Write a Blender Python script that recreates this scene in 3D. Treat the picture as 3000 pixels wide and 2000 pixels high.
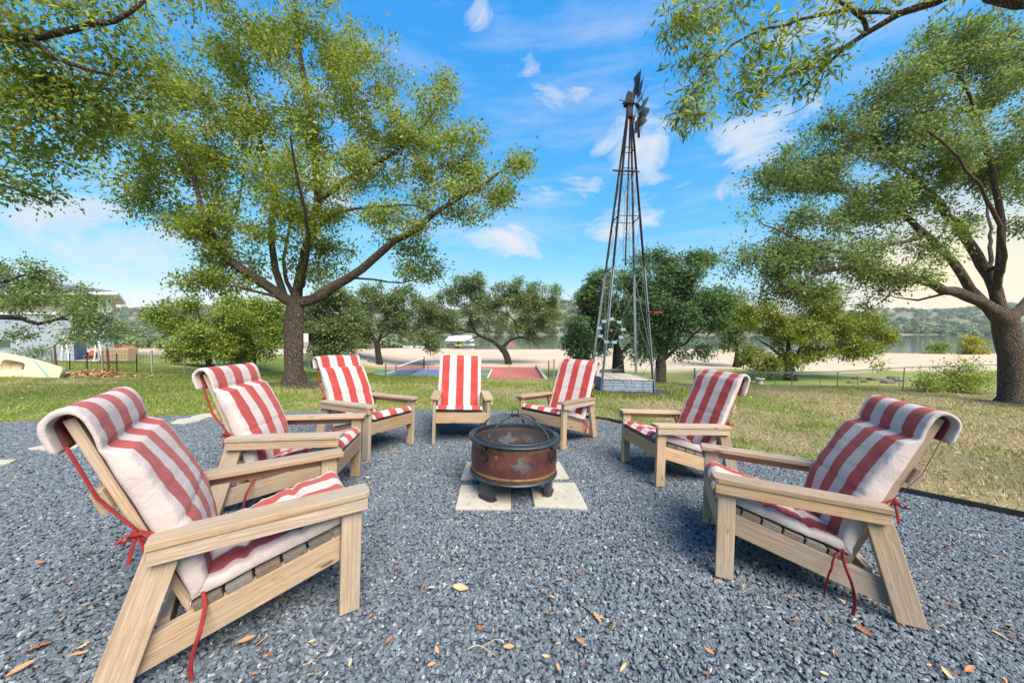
import bpy, bmesh, math, random
import numpy as np
from mathutils import Matrix, Vector, noise as mnoise

for o in list(bpy.data.objects): bpy.data.objects.remove(o)
S = bpy.context.scene
C = S.collection
PI = math.pi

# ---------------------------------------------------------------- camera
F = 1033.6                      # focal length in photo pixels (photo 3000 x 2000)
EYE = Vector((0, 0, 1.333))
PITCH = 0.0339
cam = bpy.data.cameras.new('camera'); camo = bpy.data.objects.new('camera', cam); C.objects.link(camo)
cam.sensor_width = 36.0; cam.lens = F / 3000 * 36.0
cam.clip_start = 0.05; cam.clip_end = 4000
camo.location = EYE; camo.rotation_euler = (PI/2 - PITCH, 0, 0)
S.camera = camo

# ---------------------------------------------------------------- sky
SUN_EL, SUN_AZ = math.radians(48), math.radians(150)      # azimuth clockwise from +Y
SKY = 0.11
world = bpy.data.worlds.new('World'); S.world = world; world.use_nodes = True
WN, WL = world.node_tree.nodes, world.node_tree.links
WN.clear()
def wm(op, a, b=None, c=None, clamp=False):
    n = WN.new('ShaderNodeMath'); n.operation = op; n.use_clamp = clamp
    for i, v in enumerate((a, b, c)):
        if v is None: continue
        if isinstance(v, (int, float)): n.inputs[i].default_value = v
        else: WL.new(v, n.inputs[i])
    return n.outputs[0]
def wmix(f, a, b, blend='MIX'):
    n = WN.new('ShaderNodeMix'); n.data_type = 'RGBA'; n.blend_type = blend
    for sock, v in ((n.inputs[0], f), (n.inputs[6], a), (n.inputs[7], b)):
        if isinstance(v, (int, float)): sock.default_value = v
        elif isinstance(v, tuple): sock.default_value = (*v, 1)
        else: WL.new(v, sock)
    return n.outputs[2]
tc = WN.new('ShaderNodeTexCoord')
sky = WN.new('ShaderNodeTexSky'); sky.sky_type = 'NISHITA'; sky.sun_disc = False
sky.sun_elevation = SUN_EL; sky.sun_rotation = SUN_AZ
sky.altitude = 300; sky.air_density = 1.0; sky.dust_density = 0.25; sky.ozone_density = 3.0
hs = WN.new('ShaderNodeHueSaturation'); hs.inputs['Saturation'].default_value = 1.22; hs.inputs['Value'].default_value = 1.0
hs.inputs['Hue'].default_value = 0.497
WL.new(sky.outputs[0], hs.inputs['Color'])
skyc = wmix(1.0, hs.outputs[0], (0.68, 1.16, 1.30), 'MULTIPLY')
sc_ = WN.new('ShaderNodeSeparateColor'); WL.new(skyc, sc_.inputs[0]); cc_ = WN.new('ShaderNodeCombineColor')      # tone of the photograph's blue
WL.new(wm('MULTIPLY', wm('POWER', sc_.outputs[0], 1.12), .86), cc_.inputs[0]); WL.new(wm('MULTIPLY', wm('POWER', sc_.outputs[1], .56), 1.22), cc_.inputs[1]); WL.new(wm('MULTIPLY', wm('POWER', sc_.outputs[2], .15), 2.95), cc_.inputs[2])
skyc = cc_.outputs[0]
sep = WN.new('ShaderNodeSeparateXYZ'); WL.new(tc.outputs['Generated'], sep.inputs[0])
dx, dy, dz = sep.outputs
az = wm('ARCTAN2', dx, dy)
el = wm('ARCSINE', dz)
nz = WN.new('ShaderNodeTexNoise'); nz.inputs['Scale'].default_value = 6.5; nz.inputs['Detail'].default_value = 8; nz.inputs['Roughness'].default_value = 0.62; nz.inputs['Distortion'].default_value = 0.6
mpc = WN.new('ShaderNodeMapping'); mpc.inputs['Scale'].default_value = (1, 1, 1.9); WL.new(tc.outputs['Generated'], mpc.inputs[0]); WL.new(mpc.outputs[0], nz.inputs['Vector'])
nz2 = WN.new('ShaderNodeTexNoise'); nz2.inputs['Scale'].default_value = 3.2; nz2.inputs['Detail'].default_value = 8; nz2.inputs['Roughness'].default_value = 0.62
mpn = WN.new('ShaderNodeMapping'); mpn.inputs['Scale'].default_value = (1, 1, 5.5); mpn.inputs['Location'].default_value = (3.1, 1.7, 0.4)
WL.new(tc.outputs['Generated'], mpn.inputs[0]); WL.new(mpn.outputs[0], nz2.inputs['Vector'])
def px_dir(u, v):
    x = (u-1500)/F; z = -(v-1000)/F; c, s = math.cos(PITCH), math.sin(PITCH)
    return Vector((x, c + s*z, -s + c*z)).normalized()
# cumulus: elliptical cores (azimuth, elevation) broken up by noise
blobs = [(230,640,170,75,1),(340,725,200,80,.95),(500,700,140,70,.75),(480,885,230,36,.7),(800,830,260,60,.45),(1040,300,100,90,.85),(940,560,130,110,.75),
         (1500,712,130,55,.85),(1350,695,90,40,.6),(1800,655,95,65,.95),(1905,622,70,55,.9),(1850,415,140,95,.9),(1900,320,70,60,.65),
         (2190,410,130,85,1),(2330,320,95,65,.85),(2420,90,190,110,.9),(1400,35,60,80,.55),(1525,190,90,70,.5),(1640,290,400,70,.55),(2000,745,110,60,.75),
         (2080,560,200,80,.5),(1650,560,380,80,.45),(2650,330,160,120,.6)]
acc = None
for (u, v, ru, rv, amp) in blobs:
    d = px_dir(u, v); a = math.atan2(d.x, d.y); e = math.asin(d.z); d1 = px_dir(u+ru, v); d2 = px_dir(u, v-rv)
    wa = abs(math.atan2(d1.x, d1.y)-a); we = abs(math.asin(d2.z)-e)
    p = wm('MULTIPLY_ADD', az, 1/wa, -a/wa); q = wm('MULTIPLY_ADD', el, 1/we, -e/we)
    r2 = wm('MULTIPLY_ADD', q, q, wm('MULTIPLY', p, p))
    t_ = wm('MULTIPLY_ADD', r2, -.5, amp)
    acc = t_ if acc is None else wm('MAXIMUM', acc, t_)
acc = wm('MAXIMUM', acc, -0.6)
fac = wm('MULTIPLY_ADD', nz.outputs[0], 3.0, wm('SUBTRACT', acc, 1.95))
fac = wm('DIVIDE', fac, 1.0, clamp=True)
fac = wm('MULTIPLY', fac, wm('SUBTRACT', 2.0, fac))
thin = wm('MULTIPLY', wm('DIVIDE', wm('SUBTRACT', nz2.outputs[0], 0.46), 0.30, clamp=True), 0.36)
fac = wm('MAXIMUM', wm('MULTIPLY', fac, .93), thin)
fac = wm('MULTIPLY', fac, wm('DIVIDE', wm('ADD', dz, 0.02), 0.05, clamp=True))
cloud = wmix(nz2.outputs[0], (2.7, 3.0, 3.35), (3.5, 3.5, 3.55))
col = wmix(fac, skyc, cloud)
# pale warm light where the low sun stands behind the right-hand tree
g = px_dir(2790, 840)
vd = WN.new('ShaderNodeVectorMath'); vd.operation = 'DOT_PRODUCT'; WL.new(tc.outputs['Generated'], vd.inputs[0]); vd.inputs[1].default_value = g
gl = wm('POWER', wm('MAXIMUM', vd.outputs['Value'], 0.0), 85.0)
col = wmix(wm('MULTIPLY', gl, .9), col, (5.0, 3.9, 2.25))
bg = WN.new('ShaderNodeBackground'); bg.inputs['Strength'].default_value = SKY
WL.new(col, bg.inputs['Color'])
world.cycles.sampling_method = 'MANUAL'; world.cycles.sample_map_resolution = 512
wo = WN.new('ShaderNodeOutputWorld'); WL.new(bg.outputs[0], wo.inputs[0])

# ---------------------------------------------------------------- sun (soft: the photograph shows no hard shadows)
sl = bpy.data.lights.new('sun', 'SUN'); so = bpy.data.objects.new('sun', sl); C.objects.link(so)
sl.energy = 3.4; sl.angle = math.radians(42); sl.color = (1.0, 0.93, 0.82)
sd = Vector((math.sin(SUN_AZ)*math.cos(SUN_EL), math.cos(SUN_AZ)*math.cos(SUN_EL), math.sin(SUN_EL)))
so.rotation_euler = (-sd).to_track_quat('-Z', 'Y').to_euler(); so.location = (0, 0, 30)

vs = S.view_settings; vs.view_transform = 'Standard'; vs.look = 'None'; vs.exposure = 1.28; vs.gamma = 1.0; vs.use_curve_mapping = False
S.render.engine = 'CYCLES'
cy = S.cycles; cy.max_bounces = 6; cy.diffuse_bounces = 3; cy.glossy_bounces = 2; cy.transmission_bounces = 4; cy.transparent_max_bounces = 12
cy.use_denoising = True; cy.caustics_reflective = False; cy.caustics_refractive = False

# ---------------------------------------------------------------- frames: the yard is a slightly tilted plane
def cam_rot(p):      # world -> camera axes (right, forward, up), camera pitched by p (negative = down)
    c, s = math.cos(p), math.sin(p)
    return Matrix(((1,0,0),(0,c,s),(0,-s,c)))
rp, rr = -0.00785, 0.03213
roll = Matrix(((math.cos(rr),0,math.sin(rr)),(0,1,0),(-math.sin(rr),0,math.cos(rr))))
CW = cam_rot(-PITCH)
MY = (CW.inverted() @ roll @ cam_rot(rp))                         # yard -> world rotation (about the eye)
YM = Matrix.Translation(EYE) @ MY.to_4x4() @ Matrix.Translation(-EYE)
YMI = YM.inverted()
def Y(x, y, z=0.0): return YM @ Vector((x, y, z))
def ray(u, v):
    return CW.inverted() @ Vector(((u-1500)/F, 1.0, -(v-1000)/F))
def at(u, v, d):                                                  # point seen at photo pixel u,v whose depth (world y) is d
    r = ray(u, v); return EYE + r * (d / r.y)
def ypx(u, v, z=0.0):                                             # yard-frame point on plane z seen at a pixel
    r = YMI.to_3x3() @ ray(u, v); t = (z - EYE.z) / r.z
    return EYE + r * t
def yard_z(x, y):                                                 # world height of the yard plane
    n = MY @ Vector((0,0,1)); p0 = Y(0,0,0)
    return p0.z - (n.x*(x-p0.x) + n.y*(y-p0.y)) / n.z

# ---------------------------------------------------------------- helpers
def mesh_np(name, V, Fa, smooth=False, mat=None):
    V = np.asarray(V, dtype=np.float32); Fa = np.asarray(Fa, dtype=np.int32)
    me = bpy.data.meshes.new(name)
    me.vertices.add(len(V)); me.vertices.foreach_set('co', V.ravel())
    k = Fa.shape[1]
    me.loops.add(Fa.size); me.loops.foreach_set('vertex_index', Fa.ravel())
    me.polygons.add(len(Fa)); me.polygons.foreach_set('loop_start', np.arange(0, Fa.size, k, dtype=np.int32))
    me.polygons.foreach_set('loop_total', np.full(len(Fa), k, dtype=np.int32))
    if smooth: me.polygons.foreach_set('use_smooth', np.ones(len(Fa), dtype=bool))
    me.update(calc_edges=True); me.validate()
    if mat: me.materials.append(mat)
    return me
class MB:
    """collects shapes for one mesh"""
    def __init__(s): s.V = []; s.F = []; s.sm = []
    def add(s, V, Fs, smooth=False):
        b = len(s.V); s.V += [tuple(v) for v in V]; s.F += [tuple(i+b for i in f) for f in Fs]; s.sm += [smooth]*len(Fs)
    def box(s, lo, hi, mat=None):
        x0,y0,z0 = lo; x1,y1,z1 = hi
        V = [Vector(p) for p in ((x0,y0,z0),(x1,y0,z0),(x1,y1,z0),(x0,y1,z0),(x0,y0,z1),(x1,y0,z1),(x1,y1,z1),(x0,y1,z1))]
        if mat: V = [mat @ v for v in V]
        s.add(V, [(0,3,2,1),(4,5,6,7),(0,1,5,4),(1,2,6,5),(2,3,7,6),(3,0,4,7)])
    def bar(s, a, b, w, h=None, up=(0,0,1)):
        a = Vector(a); b = Vector(b); d = (b-a); L = d.length; d.normalize(); up = Vector(up)
        if abs(d.dot(up)) > .98: up = Vector((1,0,0))
        sx = d.cross(up).normalized(); sy = sx.cross(d); h = h or w
        m = Matrix((( d.x, sx.x, sy.x, a.x),(d.y, sx.y, sy.y, a.y),(d.z, sx.z, sy.z, a.z),(0,0,0,1)))
        s.box((0,-w/2,-h/2),(L,w/2,h/2), m)
    def tube(s, P, r, n=8, closed=False, cap=True, flat=1.0):
        P = [Vector(p) for p in P]; R = r if isinstance(r, (list, tuple)) else [r]*len(P)
        up = Vector((0.31,0.17,0.93)); V = []; m = len(P)
        for i, p in enumerate(P):
            if closed: d = P[(i+1) % m] - P[i-1]
            else: d = P[min(i+1, m-1)] - P[max(i-1, 0)]
            d.normalize(); sx = d.cross(up)
            if sx.length < 1e-4: sx = d.cross(Vector((1,0,0)))
            sx.normalize(); up = sx.cross(d).normalized()
            for k in range(n):
                a = 2*PI*k/n; V.append(p + R[i]*(math.cos(a)*sx + flat*math.sin(a)*up))
        Fs = []
        for i in range(m if closed else m-1):
            j = (i+1) % m
            for k in range(n):
                l = (k+1) % n; Fs.append((i*n+k, i*n+l, j*n+l, j*n+k))
        s.add(V, Fs, True)
        if cap and not closed:
            s.add(V[:n], [tuple(range(n-1,-1,-1))]); s.add(V[-n:], [tuple(range(n))])
    def lathe(s, prof, n=32, c=(0,0,0), smooth=True):
        V = []; m = len(prof)
        for k in range(n):
            a = 2*PI*k/n
            for r, z in prof: V.append((c[0]+r*math.cos(a), c[1]+r*math.sin(a), c[2]+z))
        Fs = [(k*m+i, ((k+1)%n)*m+i, ((k+1)%n)*m+i+1, k*m+i+1) for k in range(n) for i in range(m-1)]
        s.add(V, Fs, smooth)
    def prism(s, poly, z0, z1, mat=None):
        n = len(poly); V = [Vector((x,y,z0)) for x,y in poly]+[Vector((x,y,z1)) for x,y in poly]
        if mat: V = [mat @ v for v in V]
        s.add(V, [tuple(range(n-1,-1,-1)), tuple(range(n,2*n))] + [(i,(i+1)%n,n+(i+1)%n,n+i) for i in range(n)])
    def mesh(s, name, mat=None, bevel=0.0):
        me = bpy.data.meshes.new(name); me.from_pydata([tuple(v) for v in s.V], [], s.F)
        me.polygons.foreach_set('use_smooth', s.sm); me.update()
        if bevel:
            bm = bmesh.new(); bm.from_mesh(me)
            bmesh.ops.bevel(bm, geom=[e for e in bm.edges if len(e.link_faces)==2 and e.calc_face_angle(0) > .5], offset=bevel, segments=2, affect='EDGES', profile=.6)
            bm.to_mesh(me); bm.free()
        if mat: me.materials.append(mat)
        return me
def ob(name, me, parent=None, mw=None):
    o = bpy.data.objects.new(name, me); C.objects.link(o)
    if parent: o.parent = parent
    if mw is not None:
        if parent: o.matrix_local = mw
        else: o.matrix_world = mw
    return o
def tag(o, label=None, cat=None, group=None, kind=None):
    if label: o['label'] = label
    if cat: o['category'] = cat
    if group: o['group'] = group
    if kind: o['kind'] = kind
    return o
def empty(name, mw, label=None, cat=None, group=None):
    o = bpy.data.objects.new(name, None); C.objects.link(o); o.empty_display_size = .1
    o.matrix_world = mw if isinstance(mw, Matrix) else Matrix.Translation(mw)
    return tag(o, label, cat, group)
def part(name, mb, mat, parent, bevel=0.0, mw=None):
    return ob(name, mb.mesh(name, mat, bevel), parent, mw)
def T(*v): return Matrix.Translation(Vector(v))
def RZ(a): return Matrix.Rotation(a, 4, 'Z')
def upright(x, y, z, rz=0): return T(x, y, z) @ RZ(rz)

# ---------------------------------------------------------------- materials
class NT:
    def __init__(s, name):
        s.m = bpy.data.materials.new(name); s.m.use_nodes = True; s.n = s.m.node_tree.nodes; s.l = s.m.node_tree.links
        s.b = s.n['Principled BSDF']; s.out = s.n['Material Output']
    def set(s, sock, v):
        if isinstance(v, bpy.types.NodeSocket): s.l.new(v, sock)
        elif isinstance(v, tuple) and sock.type == 'RGBA': sock.default_value = (*v[:3], 1)
        else: sock.default_value = v
    def coord(s, kind='Object', scale=(1,1,1), loc=None):
        t = s.n.new('ShaderNodeTexCoord'); m = s.n.new('ShaderNodeMapping'); m.inputs['Scale'].default_value = scale
        s.l.new(t.outputs[kind], m.inputs[0])
        if loc is not None: s.l.new(loc, m.inputs['Location'])
        return m.outputs[0]
    def noise(s, vec, scale, detail=4, rough=.55, dist=0):
        n = s.n.new('ShaderNodeTexNoise'); n.inputs['Scale'].default_value = scale; n.inputs['Detail'].default_value = detail
        n.inputs['Roughness'].default_value = rough; n.inputs['Distortion'].default_value = dist
        s.l.new(vec, n.inputs['Vector']); return n.outputs[0]
    def voro(s, vec, scale, feat='F1', out='Distance'):
        n = s.n.new('ShaderNodeTexVoronoi'); n.feature = feat; n.inputs['Scale'].default_value = scale
        s.l.new(vec, n.inputs['Vector']); return n.outputs[out]
    def math(s, op, a, b=0.0, clamp=False):
        n = s.n.new('ShaderNodeMath'); n.operation = op; n.use_clamp = clamp; s.set(n.inputs[0], a); s.set(n.inputs[1], b); return n.outputs[0]
    def rng(s, v, a, b, c=0.0, d=1.0):
        n = s.n.new('ShaderNodeMapRange'); s.set(n.inputs[0], v)
        for i, x in enumerate((a,b,c,d)): n.inputs[i+1].default_value = x
        return n.outputs[0]
    def mix(s, f, a, b, blend='MIX'):
        n = s.n.new('ShaderNodeMix'); n.data_type = 'RGBA'; n.blend_type = blend
        s.set(n.inputs[0], f); s.set(n.inputs[6], a); s.set(n.inputs[7], b); return n.outputs[2]
    def ramp(s, v, stops):
        n = s.n.new('ShaderNodeValToRGB'); e = n.color_ramp.elements
        while len(e) < len(stops): e.new(.5)
        for el_, (p, c) in zip(e, stops): el_.position = p; el_.color = (*c, 1)
        s.set(n.inputs[0], v); return n.outputs[0]
    def rand(s): return s.n.new('ShaderNodeObjectInfo').outputs['Random']
    def island(s): return s.n.new('ShaderNodeNewGeometry').outputs['Random Per Island']
    def pos(s): return s.n.new('ShaderNodeNewGeometry').outputs['Position']
    def bump(s, h, strength=.4, dist=.01):
        n = s.n.new('ShaderNodeBump'); n.inputs['Strength'].default_value = strength; n.inputs['Distance'].default_value = dist
        s.l.new(h, n.inputs['Height']); s.l.new(n.outputs[0], s.b.inputs['Normal'])
    def fin(s, color=None, rough=.7, metal=0.0, spec=None):
        if color is not None: s.set(s.b.inputs['Base Color'], color)
        s.set(s.b.inputs['Roughness'], rough); s.set(s.b.inputs['Metallic'], metal)
        if spec is not None: s.b.inputs['Specular IOR Level'].default_value = spec
        return s.m
def M_noise(name, c1, c2, scale=4, rough=.8, bump=.2, bscale=30, bdist=.01, metal=0, detail=5, c3=None, spec=.3):
    t = NT(name); v = t.coord('Object', loc=t.rand())
    n = t.noise(v, scale, detail, .6); col = t.mix(t.rng(n, .3, .7), c1, c2)
    if c3: col = t.mix(t.rng(t.noise(v, scale*5, 4), .55, .7), col, c3)
    if bump: t.bump(t.noise(v, bscale, 5, .6), bump, bdist)
    return t.fin(col, rough, metal, spec)
MAT = {}
def wood_mat(name, a, b, grey, gmix):
    t = NT(name); r = t.rand(); loc = t.n.new('ShaderNodeCombineXYZ')
    for i, k in enumerate((7.3, 13.1, 5.7)): t.l.new(t.math('MULTIPLY', r, k), loc.inputs[i])
    v = t.coord('Object', (1, 1, 1), loc.outputs[0])
    vs_ = t.coord('Object', (1.1, 14, 14), loc.outputs[0])
    vf = t.coord('Object', (3, 120, 120), loc.outputs[0])
    w = t.noise(vs_, 2.0, 4, .6, 1.2)
    fine = t.noise(vf, 1.0, 3, .6)
    rings = t.math('SINE', t.math('MULTIPLY', w, 34.0))
    col = t.mix(t.rng(rings, -1, 1), a, b)
    col = t.mix(t.rng(fine, .40, .72), col, tuple(c*.74 for c in a))
    geo = t.n.new('ShaderNodeNewGeometry'); sx = t.n.new('ShaderNodeSeparateXYZ'); t.l.new(geo.outputs['Normal'], sx.inputs[0])
    g = t.math('ADD', t.math('MULTIPLY', t.rng(sx.outputs[2], .3, .9), .35), t.math('MULTIPLY', t.rng(t.noise(v, 3.5, 4), .35, .65), gmix))
    g = t.math('ADD', g, t.math('MULTIPLY', r, .25))
    col = t.mix(t.math('MINIMUM', g, .9), col, t.mix(t.rng(fine, .3, .7), grey, tuple(c*.75 for c in grey)))
    kn = t.voro(t.coord('Object', (3.2, 11, 11), loc.outputs[0]), 1.0)
    col = t.mix(t.rng(kn, .07, .14, .85, 0), col, (.11, .055, .022))
    st = t.noise(v, 9, 5, .7)
    col = t.mix(t.rng(st, .62, .78, 0, .5), col, (.16, .11, .065))
    hsv = t.n.new('ShaderNodeHueSaturation'); t.l.new(t.rng(t.math('FRACT', t.math('MULTIPLY', r, 17.3)), 0, 1, .74, 1.16), hsv.inputs['Value']); t.l.new(t.rng(t.math('FRACT', t.math('MULTIPLY', r, 31.7)), 0, 1, .8, 1.15), hsv.inputs['Saturation']); t.l.new(col, hsv.inputs['Color']); col = hsv.outputs[0]
    t.bump(t.math('ADD', fine, t.math('MULTIPLY', rings, .15)), .35, .004)
    return t.fin(col, .78, 0, .25)
MAT['wood'] = wood_mat('weathered_pine', (.40,.245,.128), (.51,.34,.20), (.42,.35,.28), .42)
MAT['wood_dark'] = wood_mat('weathered_slat', (.13,.09,.06), (.21,.15,.105), (.20,.175,.15), .6)
def fabric_mat(name):
    t = NT(name); uv = t.n.new('ShaderNodeUVMap'); uv.uv_map = 'UVMap'; sp = t.n.new('ShaderNodeSeparateXYZ'); t.l.new(uv.outputs[0], sp.inputs[0])
    u = sp.outputs[0]; sw = .1035
    v = t.coord('Object')
    wob = t.math('MULTIPLY', t.math('SUBTRACT', t.noise(v, 5, 2), .5), .008)
    x = t.math('ADD', t.math('DIVIDE', t.math('ADD', u, wob), sw), 2.5)
    inside = t.math('MULTIPLY', t.math('GREATER_THAN', x, 0.0), t.math('LESS_THAN', x, 5.0))
    odd = t.math('LESS_THAN', t.math('MODULO', t.math('ADD', x, 10.0), 2.0), 1.0)
    f = t.math('MULTIPLY', inside, odd)
    red = t.mix(t.rng(t.noise(v, 7, 4), .3, .7), (.36,.042,.038), (.44,.066,.056))
    wht = t.mix(t.rng(t.noise(v, 4, 4), .3, .7), (.51,.415,.38), (.59,.49,.45))
    wht = t.mix(t.rng(t.noise(v, 14, 4, .7), .58, .75, 0, .3), wht, (.42,.35,.33))
    col = t.mix(f, wht, red)
    wv = t.noise(t.coord('Object', (1,1,1)), 420, 2, .6)
    col = t.mix(t.rng(wv, .35, .65, 0, .22), col, tuple((.55,.42,.40)), 'MULTIPLY')
    wr = t.noise(v, 18, 5, .65, 1.2)
    t.bump(t.math('ADD', t.math('MULTIPLY', wv, .25), wr), .5, .014)
    t.b.inputs['Sheen Weight'].default_value = .15
    return t.fin(col, .92, 0, .15)
MAT['fabric'] = fabric_mat('striped_canvas')
MAT['tie'] = M_noise('red_tie', (.20,.014,.016), (.29,.03,.03), 20, .9, .2, 200, .002)
MAT['gravel'] = None
t = NT('slate_chip'); r = t.rand(); v = t.coord('Object')
col = t.ramp(r, [(0,(.06,.073,.09)),(.25,(.10,.12,.145)),(.6,(.14,.165,.192)),(.88,(.185,.21,.235)),(.97,(.30,.32,.335)),(1,(.48,.48,.46))])
col = t.mix(t.rng(t.noise(v, 2.2, 4), .3, .7, 0, .35), col, (.15,.16,.18))
t.bump(t.noise(v, 6, 4), .3, .02); MAT['gravel'] = t.fin(col, .62, 0, .35)
t = NT('gravel_bed'); v = t.coord('Object'); vo = t.voro(v, 38, 'F1', 'Color')
col = t.mix(t.rng(t.noise(v, 60, 3), .3, .7), (.05,.058,.07), (.13,.15,.175)); t.bump(t.voro(v, 38), .8, .02); MAT['gravel_bed'] = t.fin(col, .8)
MAT['paver'] = M_noise('concrete_paver', (.40,.355,.285), (.48,.435,.36), 5, .85, .25, 80, .004, c3=(.30,.265,.215))
MAT['edging'] = M_noise('black_edging', (.012,.013,.015), (.03,.03,.033), 6, .5, .1, 40, .003)
MAT['steel'] = M_noise('galvanised', (.13,.145,.165), (.23,.25,.275), 3, .55, .1, 40, .003, .4)
MAT['rust'] = M_noise('rusted_iron', (.040,.020,.015), (.085,.042,.03), 5, .85, .3, 40, .004, .1, c3=(.05,.03,.026))
MAT['dark_iron'] = M_noise('dark_iron', (.035,.045,.055), (.085,.10,.115), 6, .45, .2, 60, .003, .6)
MAT['blackmetal'] = M_noise('black_metal', (.012,.012,.014), (.03,.03,.033), 8, .45, .1, 60, .002, .5)
t = NT('rusty_pit'); v = t.coord('Object'); sp = t.n.new('ShaderNodeSeparateXYZ'); t.l.new(t.coord('Object'), sp.inputs[0])
n = t.noise(v, 4.5, 6, .65); n2 = t.noise(t.coord('Object', (1,1,.25)), 9, 5, .7)
col = t.ramp(n, [(.25,(.035,.017,.014)),(.45,(.095,.034,.027)),(.6,(.145,.052,.036)),(.78,(.25,.10,.05))])
col = t.mix(t.rng(n2, .55, .75, 0, .7), col, (.022,.015,.015))
band = t.math('MAXIMUM', t.rng(t.math('ABSOLUTE', t.math('SUBTRACT', sp.outputs[2], .445)), .012, .022, 1, 0), t.rng(t.math('ABSOLUTE', t.math('SUBTRACT', sp.outputs[2], .215)), .010, .022, 1, 0))
col = t.mix(t.math('MULTIPLY', band, t.rng(t.noise(v, 30, 4), .3, .6, .2, .85)), col, (.28,.155,.055))
t.bump(t.noise(v, 60, 4), .3, .003); MAT['pit'] = t.fin(col, .42, .25, .5)
def screen_mat(name, dens, c):
    t = NT(name); t.fin(c, .5, .5)
    tr = t.n.new('ShaderNodeBsdfTransparent'); mx = t.n.new('ShaderNodeMixShader')
    f = t.rng(t.noise(t.coord('Object'), 14, 4, .65), .3, .7, dens-.14, dens+.14); t.l.new(f, mx.inputs[0])
    t.l.new(tr.outputs[0], mx.inputs[1]); t.l.new(t.b.outputs[0], mx.inputs[2]); t.l.new(mx.outputs[0], t.out.inputs['Surface'])
    return t.m
MAT['screen'] = screen_mat('spark_screen', .22, (.05,.05,.055))
MAT['liner'] = screen_mat('mesh_liner', .5, (.20,.15,.13))
def leaf_mat(name, stops, trans=.48, rough=.55):
    t = NT(name); i = t.island()
    col = t.ramp(i, stops)
    big = t.noise(t.pos(), .55, 3); col = t.mix(t.rng(big, .35, .65, 0, .3), col, t.mix(1.0, col, (.66,.74,.62), 'MULTIPLY'))
    t.fin(col, rough, 0, .35)
    tl = t.n.new('ShaderNodeBsdfTranslucent'); mx = t.n.new('ShaderNodeMixShader'); mx.inputs[0].default_value = trans
    t.set(tl.inputs[0], t.mix(1.0, col, (1.25,1.25,.75), 'MULTIPLY'))
    t.l.new(t.b.outputs[0], mx.inputs[1]); t.l.new(tl.outputs[0], mx.inputs[2]); t.l.new(mx.outputs[0], t.out.inputs['Surface'])
    return t.m
MAT['leaf_oak'] = leaf_mat('oak_leaf', [(0,(.11,.16,.03)),(.4,(.225,.285,.05)),(.75,(.34,.39,.07)),(.96,(.45,.46,.09)),(1,(.52,.29,.085))])
MAT['leaf_live'] = leaf_mat('live_oak_leaf', [(0,(.08,.125,.045)),(.5,(.17,.235,.08)),(.85,(.27,.335,.115)),(1,(.40,.37,.13))])
MAT['leaf_dark'] = leaf_mat('dark_oak_leaf', [(0,(.05,.105,.05)),(.5,(.105,.195,.08)),(.9,(.19,.30,.115)),(1,(.32,.35,.12))])
MAT['leaf_grey'] = leaf_mat('grey_leaf', [(0,(.085,.125,.052)),(.5,(.165,.225,.085)),(.9,(.255,.32,.125)),(1,(.36,.32,.14))])
MAT['leaf_lime'] = leaf_mat('lime_leaf', [(0,(0.096,0.156,0.021)),(.5,(0.225,0.305,0.042)),(.85,(0.355,0.403,0.058)),(1,(0.519,0.442,0.078))], .4)
MAT['leaf_pecan'] = leaf_mat('pecan_leaf', [(0,(0.081,0.135,0.022)),(.45,(0.196,0.250,0.035)),(.8,(0.324,0.338,0.047)),(.94,(0.459,0.392,0.068)),(1,(0.405,0.149,0.068))], .4)
MAT['leaf_yellow'] = leaf_mat('yellow_leaf', [(0,(.20,.20,.02)),(.6,(.42,.36,.03)),(1,(.50,.42,.05))], .4)
MAT['leaf_hill'] = leaf_mat('hill_leaf', [(0,(.075,.11,.045)),(.5,(.15,.195,.075)),(.85,(.22,.26,.10)),(1,(.30,.27,.14))], .2)
def bark_mat(name, a, b, sc=1.0):
    t = NT(name); v = t.coord('Object', (11*sc, 11*sc, 3*sc)); w = t.noise(v, 1.4, 4, .6)
    vd = t.voro(t.coord('Object', (26*sc, 26*sc, 7.5*sc)), 1.4, 'DISTANCE_TO_EDGE')
    col = t.mix(t.rng(vd, 0, .22), tuple(c*.45 for c in a), t.mix(t.rng(w, .3, .7), a, b))
    t.bump(t.math('ADD', t.rng(vd, 0, .25), t.math('MULTIPLY', w, .4)), .9, .03)
    return t.fin(col, .9, 0, .2)
MAT['bark'] = bark_mat('oak_bark', (.125,.085,.06), (.21,.16,.115))
MAT['bark_dark'] = bark_mat('dark_bark', (.045,.036,.03), (.085,.07,.058))
MAT['bark_pale'] = bark_mat('pale_bark', (.17,.125,.085), (.30,.24,.18))
# grass
t = NT('grass_blade'); i = t.island(); p = t.pos()
patch = t.noise(p, .42, 4, .6); p2 = t.noise(p, 2.4, 3)
grn = t.ramp(i, [(0,(.13,.155,.024)),(.6,(.24,.255,.05)),(1,(.35,.34,.09))])
stw = t.ramp(i, [(0,(.30,.24,.115)),(.6,(.44,.36,.195)),(1,(.56,.47,.28))])
sx = t.n.new('ShaderNodeSeparateXYZ'); t.l.new(p, sx.inputs[0])
side = t.rng(sx.outputs[0], -5.0, 4.0, -.08, .055)
k = t.rng(t.math('ADD', t.math('ADD', t.math('MULTIPLY', patch, .65), t.math('MULTIPLY', p2, .35)), side), .44, .58)
col = t.mix(t.math('MULTIPLY', k, .88), grn, stw); MAT['grass'] = t.fin(col, .7, 0, .2)
t = NT('lawn_ground'); p = t.pos(); patch = t.noise(p, .42, 4, .6); p2 = t.noise(p, 2.4, 3); fine = t.noise(p, 22, 5, .7)
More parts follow.
